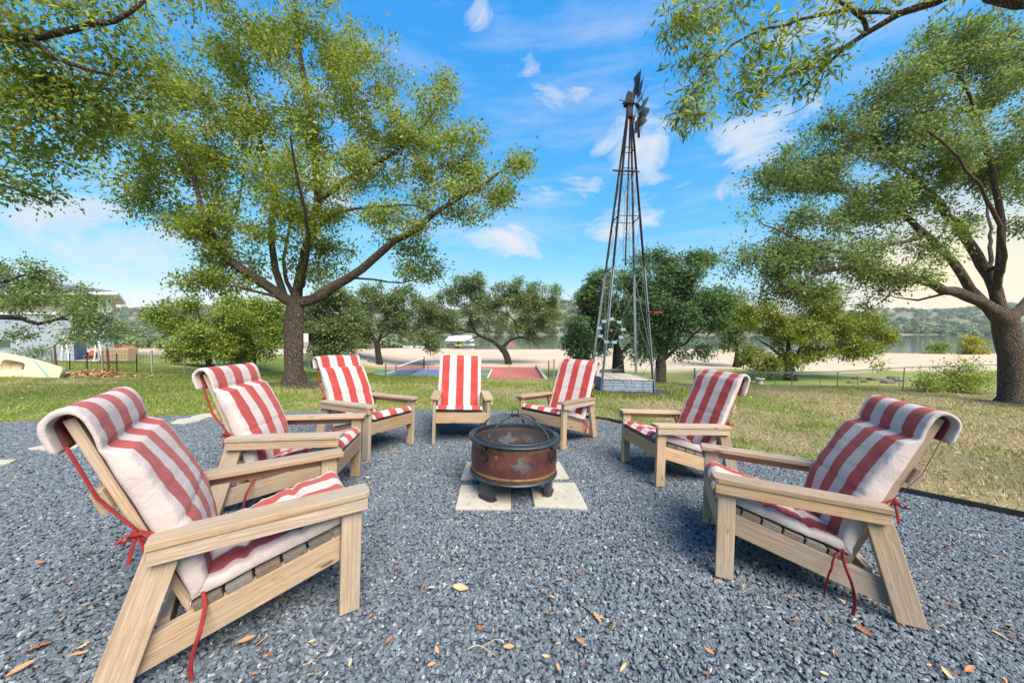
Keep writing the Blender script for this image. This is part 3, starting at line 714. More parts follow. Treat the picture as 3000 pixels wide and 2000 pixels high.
bul = R0 + .010*np.sin((zz-z0)/(z1-z0)*PI) + .006*np.exp(-((zz-.445)/.008)**2) + .006*np.exp(-((zz-.215)/.008)**2)
Vv = np.stack([np.cos(angs)[None,:]*bul[:,None], np.sin(angs)[None,:]*bul[:,None], np.repeat(zz[:,None], nA, 1)], -1).reshape(-1,3)
q = np.arange(nA*(nZ+1)).reshape(nZ+1, nA); qn = np.roll(q, -1, 1)
Fa = np.stack([q[:-1], qn[:-1], qn[1:], q[1:]], -1)[~hole]
ob('body', mesh_np('body', Vv, Fa, True, MAT['pit']), fp)
mb = MB(); mb.lathe([(R0-.022,.195),(R0-.022,.465)], 64); part('mesh_liner', mb, MAT['liner'], fp)
mb = MB(); mb.lathe([(R0+.002,.470),(R0+.034,.466),(R0+.040,.474),(R0+.037,.484),(R0+.004,.490),(R0-.016,.486),(R0-.018,.470),(R0+.002,.470)], 72); part('rim', mb, MAT['dark_iron'], fp)
mb = MB(); mb.lathe([(R0+.001,.186),(R0+.016,.180),(R0+.016,.168),(R0-.02,.164),(.28,.135),(.12,.115),(.0001,.112)], 64); part('base_pan', mb, MAT['dark_iron'], fp)
mb = MB(); mb.lathe([(.0001,.19),(.15,.193),(.30,.20),(R0-.025,.215)], 40); part('ash_bed', mb, M_noise('ash', (.10,.10,.105), (.30,.29,.29), 9, .95, .8, 40, .02), fp)
dome = [(.346*math.cos(a*PI/2/14*1.0), .488+.165*math.sin(a*PI/2/14)) for a in range(15)]; dome[-1] = (.0005, dome[-1][1])
mb = MB(); mb.lathe(dome, 64); sc_ = part('spark_screen', mb, MAT['screen'], fp)
mb = MB(); mb.lathe([(.352,.484),(.358,.492),(.350,.500),(.340,.494),(.352,.484)], 64); part('screen_ring', mb, MAT['dark_iron'], sc_)
for k in range(4):
    a = PI*.30 + k*PI/2; mb = MB()
    pr = [(.350*math.cos(j*PI/2/12), .491+.165*math.sin(j*PI/2/12)) for j in range(13)]
    for (r1, za), (r2, zb) in zip(pr[:-1], pr[1:]):
        ca, sa = math.cos(a), math.sin(a); mb.bar((r1*ca, r1*sa, za), (r2*ca, r2*sa, zb), .024, .003, up=(ca, sa, .4))
    part('screen_strap', mb, MAT['dark_iron'], sc_)
mb = MB(); mb.tube([(.030*math.cos(a), .006*math.sin(a), .685+.030*math.sin(a)) for a in np.linspace(0, 2*PI, 20, endpoint=False)], .0035, 8, closed=True); part('lift_ring', mb, MAT['blackmetal'], sc_)
for a in (-PI/2-.66, -PI/2+.92, PI/2+.3, PI/2-1.1):
    h = empty('handle', Matrix.Identity(4)); bpy.data.objects.remove(h)
    c_, s_ = math.cos(a), math.sin(a); m = Matrix(((-s_, c_, 0, (R0+.022)*c_),(c_, s_, 0, (R0+.022)*s_),(0,0,1,0),(0,0,0,1)))
    mb = MB(); mb.tube([(.042*math.cos(b), .004, .392+.046*math.sin(b)) for b in np.linspace(0, 2*PI, 24, endpoint=False)], .0052, 8, closed=True)
    hd = part('handle', mb, MAT['blackmetal'], fp, 0, m)
    mb = MB(); mb.tube([(0,-.022,.445),(0,.010,.447),(0,.012,.435)], .006, 8); mb.box((-.012,-.016,.432),(.012,-.008,.458)); part('bracket', mb, MAT['blackmetal'], hd)
for a in (-PI/2-.74, -PI/2+1.28, PI/2+.28):
    c_, s_ = math.cos(a), math.sin(a); m = Matrix(((-s_, c_, 0, .315*c_),(c_, s_, 0, .315*s_),(0,0,1,0),(0,0,0,1)))
    mb = MB(); poly = [(-.075,-.02),(-.075,.012),(-.05,.03),(.05,.03),(.075,.012),(.075,-.02),(.068,-.02),(.068,.008),(.047,.023),(-.047,.023),(-.068,.008),(-.068,-.02)]
    mb.prism(poly[::-1], .014, .172)
    lg = part('leg', mb, MAT['dark_iron'], fp, 0, m)
    mb = MB(); mb.prism([(-.088,-.03),(.088,-.03),(.088,.018),(.056,.042),(-.056,.042),(-.088,.018)], .0125, .026); part('foot_plate', mb, MAT['rust'], lg)

# ---------------------------------------------------------------- windmill
MAT['old_iron'] = M_noise('old_iron', (.018,.015,.015), (.050,.034,.030), 5, .8, .3, 40, .004, .2)
WX, WY = 3.06, 9.95
wyard = YMI @ Vector((WX, WY, yard_z(WX, WY)))
WM = YM @ T(wyard.x, wyard.y, 0)
wmill = empty('windmill', WM, 'old broken steel windmill tower rising over the lawn', 'windmill')
def wp(sx, sy, z):                               # a point on one of the four legs
    h = .70 - (.70-.055)*z/7.75; return Vector((sx*h, sy*h, z))
CORN = [(-1,-1),(1,-1),(1,1),(-1,1)]
for sx, sy in CORN:
    mb = MB(); a, b, c = wp(sx,sy,-.15), wp(sx,sy,3.37), wp(sx,sy,7.75)
    mb.bar(a, b, .070, .014, up=(sx,0,0)); mb.bar(a + Vector((0,-sy*.028,0)), b + Vector((0,-sy*.028,0)), .014, .070, up=(sx,0,0))
    lg = part('leg', mb, MAT['steel'], wmill)
    mb = MB(); mb.bar(b, c, .060, .014, up=(sx,0,0)); mb.bar(b + Vector((0,-sy*.023,0)), c + Vector((0,-sy*.023,0)), .014, .060, up=(sx,0,0)); part('upper_leg', mb, MAT['old_iron'], lg)
def girt(z, w, m, skip=()):
    for i in range(4):
        if i in skip: continue
        a, b = CORN[i], CORN[(i+1)%4]; mb = MB(); mb.bar(wp(*a, z), wp(*b, z), w, .008); part('girt', mb, m, wmill)
girt(.92, .030, MAT['old_iron'], (0,)); girt(3.37, .040, MAT['steel']); girt(4.80, .036, MAT['old_iron']); girt(6.15, .03, MAT['old_iron']); girt(6.75, .03, MAT['old_iron'])
mb = MB()
for (za, zb) in ((.0,.92),(.92,3.37),(3.37,4.80),(4.80,6.15)):
    for i in range(4):
        a, b = CORN[i], CORN[(i+1)%4]
        if za < .5 and i in (0,): continue
        mb.tube([wp(*a, za), wp(*b, zb)], .0055, 5); mb.tube([wp(*b, za), wp(*a, zb)], .0055, 5)
part('brace_wires', mb, MAT['steel'], wmill)
for (dx_, z) in ((-.19, 6.30), (.20, 6.45)):
    mb = MB(); y_ = wp(1,1,z).y*(1 if dx_ > 0 else -1); mb.bar((-.48 if dx_ < 0 else -.32, y_, z-.22), (.22 if dx_ < 0 else .40, y_, z-.22), .03, .03); part('platform_plank', mb, MAT['old_iron'], wmill)
for s in (-1, 1):
    mb = MB(); mb.tube([(-.02+s*.09, -.22, 3.4), (-.015+s*.055, -.10, 5.9)], .007, 6); part('ladder_rail', mb, MAT['steel'], wmill)
for k in range(9):
    z = 3.55 + k*.27; f = (z-3.4)/2.5; mb = MB(); w_ = .09*(1-f)+.055*f; y_ = -.22*(1-f)-.10*f; mb.tube([(-.02-w_, y_, z), (-.02+w_, y_, z)], .006, 5); part('ladder_rung', mb, MAT['steel'], wmill)
mb = MB(); mb.tube([(.03, 0, 3.5), (.025, 0, 7.8)], .022, 8); part('pump_pipe', mb, MAT['old_iron'], wmill)
MAT['vane'] = M_noise('dull_zinc', (.045,.052,.062), (.11,.125,.145), 5, .55, .1, 40, .003, .4)
# head: gearbox, tail vane, half a wheel of blades
HZ = .98
mb = MB(); mb.box((-.075,-.075,7.66),(.075,.075,8.0)); mb.box((-.15,-.11,8.0),(.09,.11,8.10)); mb.prism([(-.13,8.10),(.05,8.10),(.03,8.32),(-.08,8.36)], -.08, .08, Matrix(((1,0,0,0),(0,0,1,0),(0,1,0,0),(0,0,0,1)))); mb.tube([(-.20,0,8.06),(.22,-.05,8.02)], .026, 8); mb.tube([(-.27,.1,8.22),(-.10,0,8.08)], .012, 6); mb.tube([(-.24,-.05,8.0),(.1,-.1,7.95)], .014, 6); part('gearbox', mb, MAT['old_iron'], wmill, .006)
mb = MB(); mb.prism([(-.02,8.12),(.09,8.10),(.20,8.6),(.235,9.05),(.205,9.06),(.10,8.62)], -.010, .010, Matrix(((.96,0,-.28,.03),(.28,0,.96,-.02),(0,1,0,0),(0,0,0,1))))
mb.bar((.0,0,8.0),(.17,.0,8.75), .016); mb.bar((-.05,-.05,7.98),(.14,-.03,8.36), .014); part('tail_vane', mb, MAT['vane'], wmill)
hub = Vector((.20, -.05, 7.97)); phi = math.radians(56)
wheel = part('wheel_hub', (lambda m: (m.lathe([(.0001,-.07),(.05,-.07),(.055,.07),(.0001,.07)], 12), m)[1])(MB()), MAT['old_iron'], wmill, 0, T(*hub) @ RZ(phi) @ Matrix.Rotation(PI/2, 4, 'Y'))
ex = Vector((math.cos(phi), math.sin(phi), 0)); ez = Vector((0,0,1)); en = ex.cross(ez)
WI = (T(*hub) @ RZ(phi) @ Matrix.Rotation(PI/2, 4, 'Y')).inverted()
for k in range(7):
    a = math.radians(98 - k*22); rd = ex*math.cos(a) + ez*math.sin(a); tg = -ex*math.sin(a) + ez*math.cos(a)
    mb = MB(); V = []; nn_ = 6; ro = .86 if k < 5 else .56
    for i in range(nn_):
        f = i/(nn_-1) - .5
        for r_, w_ in ((.34,.15),(ro,.33)):
            p = hub + rd*(r_ - .03*abs(f)) + tg*(f*w_) + en*(f*w_*.9 + .05*(1-4*f*f))
            V.append(p)
    V = [WI @ v for v in V]; Fs = [(2*i, 2*i+1, 2*i+3, 2*i+2) for i in range(nn_-1)]
    mb.add(V, Fs, True); mb.add([v + Vector((0,0,.004)) for v in V], [f_[::-1] for f_ in Fs], True); part('blade', mb, MAT['vane'], wheel)
for k in range(7):
    a = math.radians(98 - k*36); rd = ex*math.cos(a) + ez*math.sin(a); mb = MB(); mb.tube([WI @ hub, WI @ (hub + rd*(.68 if k < 8 else .5))], .009, 5); part('spoke', mb, MAT['old_iron'], wheel)
mb = MB(); mb.tube([WI @ (hub + (ex*math.cos(a) + ez*math.sin(a))*.66) for a in np.linspace(math.radians(110), math.radians(-125), 30)], .009, 5); part('rim_arc', mb, MAT['old_iron'], wheel)
for k in range(3):
    a = math.radians(-72 - k*24); rd = ex*math.cos(a) + ez*math.sin(a); mb = MB(); mb.bar(WI @ (hub + rd*.45), WI @ (hub + rd*.82), .07, .008); part('blade_stub', mb, MAT['old_iron'], wheel)
mb = MB(); mb.box((.58,-.75,2.12),(.80,-.68,2.17)); mb.tube([(.42,-.60,2.14),(.58,-.62,2.15)], .012, 6); mb.lathe([(.0001,-.03),(.045,-.02),(.045,.03),(.0001,.04)], 10, (.50,-.62,2.14)); part('clamp', mb, M_noise('dark_red_paint',(.13,.02,.025),(.20,.04,.04),12), wmill)
# small paddle wheel fixed to the front left leg
MAT['tq'] = M_noise('turquoise_paint',(.16,.27,.28),(.24,.35,.36),8)
pc = Vector((-.52, -.74, 1.62)); pwm = WM @ T(*pc)
pw = empty('paddle_wheel', pwm, 'small ring with pale turquoise paddles fixed to the windmill leg', 'wheel')
mb = MB(); mb.tube([(.30*math.cos(a), 0, .30*math.sin(a)) for a in np.linspace(0, 2*PI, 36, endpoint=False)], .013, 6, closed=True); part('ring', mb, MAT['steel'], pw)
for k in range(9):
    a = 2*PI*k/9 + .15; mb = MB(); mb.tube([(.03*math.cos(a),0,.03*math.sin(a)),(.29*math.cos(a),0,.29*math.sin(a))], .0035, 5); part('spoke', mb, MAT['rust'], pw)
    mb = MB(); c_ = (.31*math.cos(a), -.02, .31*math.sin(a)); mb.box((c_[0]-.060,c_[1]-.012,c_[2]-.038),(c_[0]+.060,c_[1]+.006,c_[2]+.038)); part('paddle', mb, MAT['tq'], pw, .004)
mb = MB(); mb.lathe([(.0001,-.03),(.035,-.02),(.04,.01),(.0001,.03)], 12); part('hub', mb, MAT['wood_dark'], pw, 0, Matrix.Rotation(PI/2, 4, 'X'))

# masonry well base with plank lid under the tower
BW, BD, BH = .655, 1.66, .335
wb = empty('well_base', WM @ T(0, -.70+.03, 0), 'low grey painted stone block base with plank lid under the windmill', 'well base')
mb = MB(); mb.box((-BW+.02,.02,-.15),(BW-.02,BD-.02,BH-.002)); part('core', mb, M_noise('dark_mortar',(.035,.045,.06),(.06,.075,.095),10,.9,.4,50), wb)
MAT['blockp'] = M_noise('grey_painted_stone', (.17,.215,.265), (.27,.32,.375), 6, .75, .35, 40, .006, c3=(.13,.17,.22))
rnd = random.Random(5)
def course(axis, fixed, length, z, h, seed):
    r_ = random.Random(seed); p = -.0 - (r_.random()*.15); out = []
    while p < length:
        w_ = r_.uniform(.20,.42); a = max(p, 0)+.004; b = min(p+w_, length)-.004
        if b-a > .04: out.append((a, b))
        p += w_
    return out
zc = -.10
for row in range(5):
    h = [.088,.086,.090,.085,.086][row]
    for a, b in course('x', 0, 2*BW, zc, h, row+3):
        mb = MB(); j = rnd.uniform(-.006,.006); mb.box((-BW+a, -.012+j, zc+.003),(-BW+b, .05, zc+h-.003)); part('stone_block', mb, MAT['blockp'], wb, .006)
    for s in (-1, 1):
        for a, b in course('y', 0, BD-.1, zc, h, row+13+s):
            mb = MB(); j = rnd.uniform(-.006,.006); x0, x1 = (-BW-.008+j, -BW+.04) if s < 0 else (BW-.04, BW+.008+j); mb.box((x0, .052+a, zc+.003),(x1, .052+b, zc+h-.003)); part('stone_block', mb, MAT['blockp'], wb, .006)
    zc += h
MAT['lid'] = wood_mat('lid_plank', (.50,.36,.23), (.62,.50,.36), (.56,.49,.40), .5)
for k in range(9):
    x0 = -BW-.02 + k*(2*BW+.04)/9; mb = MB(); mb.box((0, -.070, 0), (BD+.05, .070, .026)); o = part('lid_plank', mb, MAT['lid'], wb, .003, T(x0+.074, -.035, BH+.004+rnd.uniform(0,.006)) @ RZ(PI/2))
def ring_bed(name, c, rx, ry, label, seed, hgt=.05):
    r_ = random.Random(seed); n = 48; V = [(0,0,hgt)]; Fs = []
    for j, f in enumerate((.35,.7,1.0)):
        for k in range(n):
            a = 2*PI*k/n; w_ = 1+.10*math.sin(3*a+seed)+.06*math.sin(7*a+seed*2)+r_.uniform(-.03,.03)
            V.append((rx*f*w_*math.cos(a), ry*f*w_*math.sin(a), (hgt*(1-f*f)+r_.uniform(-.012,.012)) if f < 1 else -.02))
    for k in range(n): Fs.append((0, 1+k, 1+(k+1)%n))
    for j in range(2):
        for k in range(n): Fs.append((1+j*n+k, 1+j*n+n+k, 1+j*n+n+(k+1)%n, 1+j*n+(k+1)%n))
    mb = MB(); mb.add(V, Fs, True); o = part(name, mb, MAT['mulch'], None, 0, YM @ T(c[0], c[1], .004)); return tag(o, label, 'mulch')
ring_bed('mulch_bed', (wyard.x+.05, wyard.y-.35), 1.75, 1.25, 'dark mulch bed around the windmill base', 3)

# ---------------------------------------------------------------- trees
def smooth_poly(P, step):
    P = [Vector(p) for p in P]; out = []
    for i in range(len(P)-1):
        p0, p1, p2, p3 = P[max(i-1,0)], P[i], P[i+1], P[min(i+2,len(P)-1)]
        n = max(1, int((p2-p1).length/step))
        for k in range(n):
            t_ = k/n; out.append(.5*((2*p1)+(p2-p0)*t_+(2*p0-5*p1+4*p2-p3)*t_*t_+(3*p1-p0-3*p2+p3)*t_**3))
    out.append(P[-1]); return out
def tree(name, label, limbs, blobs, leafmat, barkmat, seed, leaf=(.06,.026), per=60, spread=.22, twig=.006, group=None, step=.3, flare=True, up=.5, cat='tree', min_r=.004, droop=0.0, fq=.85, thin=-.17):
    """limbs: [(points, r0, r1)], the first is the trunk; blobs: [(centre, (rx,ry,rz), n)]"""
    rng = np.random.default_rng(seed); rnd = random.Random(seed)
    pos, par, rad = [], [], []
    for li, (pts, r0, r1) in enumerate(limbs):
        P = smooth_poly(pts, step)
        if li == 0: prev = -1
        else:
            A = np.array(pos); prev = int(np.argmin(((A-np.array(P[0]))**2).sum(1))); P = P[1:]
        for i, p in enumerate(P):
            f = i/max(1, len(P)-1); j = 0 if (li == 0 and i < 3) else step*.10
            pos.append((p.x+rnd.uniform(-j,j), p.y+rnd.uniform(-j,j), p.z+rnd.uniform(-j,j))); par.append(prev); rad.append(r0*(1-f)+r1*f); prev = len(pos)-1
    nl = len(pos)
    att = []
    for c, r, n in blobs:
        d = rng.normal(size=(n,3)); d /= np.linalg.norm(d, axis=1)[:,None]; rr_ = rng.random(n)**(1/2.2)
        att.append(np.array(c) + d*rr_[:,None]*np.array(r))
    att = np.concatenate(att)
    att = att[np.array([mnoise.noise(Vector(a)*fq + Vector((seed*1.7, 0, 0))) > thin for a in att])]      # clumps with gaps between
    A = np.array(pos); dmin = np.full(len(att), 1e9)
    skip = 3
    for k in range(0, len(A)): dmin = np.minimum(dmin, ((att-A[k])**2).sum(1)) if k >= skip else dmin
    cap = 4000
    POS = np.zeros((nl + len(att)*14 + 10, 3)); POS[:nl] = A; cnt = nl
    near = np.zeros(len(att), int)
    D = ((att[:,None,:]-A[None,skip:,:])**2).sum(2); near = D.argmin(1)+skip; dmin = D.min(1)
    done = np.zeros(len(att), bool); tips = []
    for _ in range(len(att)):
        i = int(np.where(done, 1e9, dmin).argmin()); done[i] = True
        a = Vector(att[i]); b = Vector(POS[near[i]]); d = (a-b).length
        if d < .05: continue
        pp = par[near[i]]; pd = (b - Vector(POS[pp])).normalized() if pp >= 0 else Vector((0,0,1))
        ctrl = b + pd*d*.38 + Vector((rnd.gauss(0,.08), rnd.gauss(0,.08), rnd.gauss(.05,.08)))*d
        n = max(2, min(12, int(d/step)+1)); prev = int(near[i]); new = []
        for k in range(1, n+1):
            t_ = k/n; p = b*(1-t_)**2 + ctrl*2*t_*(1-t_) + a*t_*t_
            if k < n: p = p + Vector((rnd.gauss(0,1),rnd.gauss(0,1),rnd.gauss(0,1)))*d*.018
            POS[cnt] = p; par.append(prev); rad.append(0.0); prev = cnt; new.append(cnt); cnt += 1
        tips.append(new)
        Dn = ((att[:,None,:]-POS[None,new,:])**2).sum(2); j = Dn.argmin(1); m = Dn[np.arange(len(att)), j]; better = m < dmin*.92
        dmin = np.where(better, m, dmin); near = np.where(better, np.array(new)[j], near)
    POS = POS[:cnt]; par = np.array(par); rad = np.array(rad)
    acc = np.zeros(cnt)
    kids = [[] for _ in range(cnt)]
    for i in range(cnt):
        if par[i] >= 0: kids[par[i]].append(i)
    EXP = 2.35
    for i in range(cnt-1, -1, -1):
        if i >= nl:
            if not kids[i]: acc[i] = twig**EXP
            acc[par[i]] += acc[i] * 1.0
    R = np.where(np.arange(cnt) < nl, np.maximum(rad, 0), np.maximum(acc, 1e-12)**(1/EXP))
    for i in range(nl, cnt): R[i] = min(R[i], R[par[i]]*.85)
    # chains -> tubes
    VV, FF = [], []; vb = 0
    visited = np.zeros(cnt, bool); starts = [0]
    root = Vector(POS[0])
    while starts:
        s0 = starts.pop(); chain = [s0] if par[s0] < 0 else [par[s0], s0]; cur = s0; visited[s0] = True
        while True:
            ks = [k for k in kids[cur] if not visited[k]]
            if not ks: break
            ks.sort(key=lambda k: -R[k]); nxt = ks[0]; starts += ks[1:]
            for k in ks[1:]: visited[k] = True
            visited[nxt] = True; chain.append(nxt); cur = nxt
        rr_ = R[chain].copy()
        if par[s0] >= 0: rr_[0] = min(rr_[0], rr_[1]*1.15)
        if rr_.max() < min_r: continue
        n = 16 if rr_.max() > .12 else 9 if rr_.max() > .05 else 5 if rr_.max() > .015 else 3
        P = POS[chain]; m = len(P); up_ = Vector((.3,.2,.9)); ring = np.zeros((m, n, 3)); ang = 2*PI*np.arange(n)/n
        for i in range(m):
            d = Vector(P[min(i+1,m-1)] - P[max(i-1,0)])
            if d.length < 1e-9: d = Vector((0,0,1))
            d.normalize()
            sx = d.cross(up_)
            if sx.length < 1e-3: sx = d.cross(Vector((1,0,0)))
            sx.normalize(); up_ = sx.cross(d).normalized()
            rr2 = np.full(n, rr_[i])
            if rr_[i] > .07: rr2 = rr2*(1 + .05*np.sin(ang*3+i*.5+seed) + .04*np.sin(ang*5-i*.8) + rng.normal(0,.012,n))
            if flare and par[s0] < 0:
                hgt = P[i][2]-root.z; rr2 = rr2*(1 + .62*math.exp(-max(hgt,0)/(R[0]*.75))*(1+.28*np.sin(ang*5+seed)))
            ring[i] = P[i] + rr2[:,None]*(np.cos(ang)[:,None]*np.array(sx) + np.sin(ang)[:,None]*np.array(up_))
        VV.append(ring.reshape(-1,3)); q_ = np.arange(m*n).reshape(m,n)+vb; qn_ = np.roll(q_, -1, 1)
        FF.append(np.stack([q_[:-1], qn_[:-1], qn_[1:], q_[1:]], -1).reshape(-1,4)); vb += m*n
    V = np.concatenate(VV) - np.array(root); Fq_ = np.concatenate(FF)
    t_ = empty(name, Matrix.Translation(root), label, cat, group)
    ob('trunk', mesh_np('trunk', V, Fq_, True, barkmat), t_)
    # leaves
    cen, dirs = [], []
    for new in tips:
        path = POS[new]; k = per if isinstance(per, int) else per
        f = rng.random(k)**.75; fi = f*(len(path)-1); i0 = np.minimum(fi.astype(int), len(path)-2); fr = fi-i0
        base = path[i0]*(1-fr)[:,None] + path[np.minimum(i0+1,len(path)-1)]*fr[:,None]
        # only the outer part of long twigs carries leaves
        tip = path[-1]; dd = np.linalg.norm(base-tip, axis=1); keep = dd < max(.9, spread*4)
        off = rng.normal(0, spread, (k,3))*np.array((1,1,.75)); off[:,2] -= droop*np.abs(rng.normal(0,1,k))
        cen.append((base+off)[keep]); dv = off + (tip-path[0])/max(1e-6, np.linalg.norm(tip-path[0]))*spread*.8; dirs.append(dv[keep])
    cen = np.concatenate(cen); dirs = np.concatenate(dirs); n = len(cen)
    d = dirs/np.maximum(1e-6, np.linalg.norm(dirs,axis=1))[:,None] + rng.normal(0,.55,(n,3)); d[:,2] -= .15; d /= np.linalg.norm(d,axis=1)[:,None]
    cc = cen.mean(0); ow = cen-cc; ow /= np.maximum(1e-6, np.linalg.norm(ow,axis=1))[:,None]
    nrm = rng.normal(0,.62,(n,3)) + ow*.55; nrm[:,2] = np.abs(nrm[:,2])+up; nrm /= np.linalg.norm(nrm,axis=1)[:,None]
    sd_ = np.cross(d, nrm); sd_ /= np.maximum(1e-6, np.linalg.norm(sd_,axis=1))[:,None]; nrm = np.cross(sd_, d)
    sc_ = rng.uniform(.5,1.45,n)[:,None]; Ln, Wd = leaf[0]*sc_, leaf[1]*sc_
    v0 = cen - d*Ln*.5; v2 = cen + d*Ln*.5; v1 = cen + sd_*Wd*.5 + nrm*Wd*.18 - d*Ln*.05; v3 = cen - sd_*Wd*.5 + nrm*Wd*.18 - d*Ln*.05
    V = np.stack([v0,v1,v2,v3],1).reshape(-1,3) - np.array(root); Fq_ = np.arange(4*n).reshape(n,4)
    cr = ob('crown', mesh_np('crown', V, Fq_, False, leafmat), t_); cr['kind'] = 'stuff'
    return t_
def P(d, *uv): return [at(u, v, d + (dd[0] if dd else 0)) for (u, v, *dd) in uv]
def B(u, v, ru, rv, d, n, rd=None, k=1.0): return (at(u, v, d), (ru*d/F*k, (rd if rd is not None else (ru+rv)/2*d/F), rv*d/F*k), n)

# the big oak left of the middle
D1 = 9.0; b1 = ypx(860, 1125); b1w = Y(b1.x, b1.y); D1 = b1w.y
limbs = [(P(D1, (862,1140),(861,1080),(862,1000),(864,930),(866,885)), 0.205, 0.216),
 (P(D1, (868,890),(920,875),(985,838),(1060,786,-.2),(1125,728,-.3),(1220,668,-.5),(1295,605,-.6),(1400,555,-.7),(1490,490,-.8)), 0.122, 0.028),
 (P(D1, (858,890),(835,872),(780,835),(700,788,-.2),(640,730,-.3),(605,640,-.5),(565,520,-.6),(530,400,-.8)), 0.126, 0.024),
 (P(D1, (868,885),(882,800,.1),(905,700,.2),(928,600,.3),(930,500,.3),(915,380,.3),(895,250,.3),(870,100,.3),(855,-80,.3)), 0.115, 0.024),
 (P(D1, (826,868),(806,790,.3),(796,690,.5),(800,560,.7),(765,420,.8),(725,260,.8),(690,90,.8)), 0.086, 0.020),
 (P(D1, (930,600),(1010,530,.1),(1110,478,.2),(1190,415,.3),(1265,330,.3),(1310,240,.3)), 0.065, 0.020),
 (P(D1, (840,880),(780,862,-.3),(700,842,-.6),(610,832,-.8)), 0.036, 0.014),
 (P(D1, (655,745),(590,700,.2),(520,655,.4),(440,610,.5)), 0.050, 0.014),
 (P(D1, (915,690),(980,625,-.2),(1080,610,-.4),(1180,598,-.6),(1300,625,-.7)), 0.040, 0.013),
 (P(D1, (880,860),(890,800,-.6),(905,700,-1.3),(880,560,-2.0),(850,400,-2.6)), 0.058, 0.016),
 (P(D1, (866,870),(830,780,.9),(850,640,1.8),(860,480,2.6)), 0.058, 0.016),
 (P(D1, (640,728),(700,600,.8),(720,450,1.2)), 0.036, 0.012),
 (P(D1, (1040,796),(1100,820,.2),(1180,830,.4),(1260,800,.5)), 0.025, 0.010)]
bl = [B(850,60,250,170,D1,90),B(700,230,190,200,D1,80),B(930,260,200,170,D1,80),B(1180,300,170,150,D1+.2,60),B(1270,430,170,120,D1+.1,60),B(1420,500,140,95,D1-.6,45),
      B(1330,610,150,80,D1-.5,32),B(1130,640,160,90,D1-.2,34),B(620,450,180,150,D1-.3,70),B(430,480,150,150,D1-.2,50),B(480,330,130,140,D1-.4,45),B(880,480,190,160,D1-.8,70),B(840,640,150,110,D1-.5,38),
      B(640,660,130,90,D1-.3,34),B(440,620,120,60,D1+.3,22),B(600,828,110,32,D1-.5,14),B(1200,780,110,50,D1+.3,18),B(1060,440,160,120,D1+.6,45),B(700,760,90,60,D1+.4,16),B(950,760,110,70,D1+.3,18)]
tree('oak_tree', 'big spreading oak on the lawn left of the middle', limbs, bl, MAT['leaf_oak'], MAT['bark'], 11, (.084,.040), 165, .17, .0055, up=.3)
ring_bed('mulch_bed', (b1.x+.35, b1.y), 1.1, .8, 'dark mulch around the trunk of the big left oak', 5, .03)

# the oak at the right edge, low sun behind it
b9 = ypx(2962, 1182); D9 = Y(b9.x, b9.y).y
limbs = [(P(D9, (2968,1195),(2966,1120),(2960,1040),(2948,975),(2940,935)), 0.235, 0.248),
 (P(D9, (2935,945),(2895,905),(2840,868,-.1),(2770,850,-.3),(2700,822,-.5),(2600,798,-.7),(2470,785,-1.0),(2360,815,-1.2),(2290,860,-1.3)), 0.141, 0.024),
 (P(D9, (2880,895),(2840,850,.1),(2800,775,.2),(2740,715,.3),(2670,650,.3),(2590,598,.3),(2450,555,.2),(2330,560,0)), 0.104, 0.024),
 (P(D9, (2935,930),(2915,850,.1),(2878,775,.2),(2820,685,.3),(2755,605,.4),(2660,500,.5),(2530,415,.5),(2420,370,.4)), 0.133, 0.024),
 (P(D9, (2915,855),(2928,780,-.2),(2935,660,-.3),(2905,500,-.5),(2860,330,-.7),(2800,180,-.8)), 0.089, 0.024),
 (P(D9, (2950,950),(2985,910,.1),(3040,850,.2),(3090,700,.3),(3080,500,.3),(3040,250,.2)), 0.126, 0.032),
 (P(D9, (2700,690),(2600,720,-.6),(2480,740,-.8),(2350,700,-.9),(2240,660,-.9)), 0.052, 0.016),
 (P(D9, (2760,850),(2690,880,.3),(2620,870,.6)), 0.030, 0.012),
 (P(D9, (2920,840),(2940,700,-1.2),(2850,520,-2.2),(2720,380,-2.8)), 0.059, 0.016),
 (P(D9, (2900,800),(2900,650,1.4),(2850,450,2.4)), 0.052, 0.016)]
bl = [B(2330,520,150,90,D9,50),B(2290,640,140,80,D9-.4,42),B(2230,770,140,70,D9-.7,40),B(2330,850,130,50,D9-1.0,24),B(2480,440,160,100,D9,60),B(2480,620,160,90,D9-.3,50),B(2440,760,160,60,D9-.8,38),
      B(2600,330,170,120,D9,65),B(2640,560,150,120,D9+.2,45),B(2760,240,170,140,D9,65),B(2720,430,150,110,D9-.6,50),B(2880,150,160,150,D9-.2,60),B(2900,380,150,140,D9-.3,50),B(2980,560,110,130,D9,34),
      B(2600,810,120,45,D9-.4,20),B(2760,700,110,80,D9-.2,20),B(3050,300,130,220,D9,50),B(2560,900,80,30,D9-.2,7),B(2850,560,130,100,D9+.8,24)]
tree('oak_tree', 'broad leaning oak at the right edge with the low sun behind it', limbs, bl, MAT['leaf_live'], MAT['bark'], 21, (.084,.040), 160, .17, .0055, up=.3)
ring_bed('mulch_bed', (b9.x-.3, b9.y-.1), 1.25, .7, 'dark mulch around the trunk of the right edge oak', 9, .03)

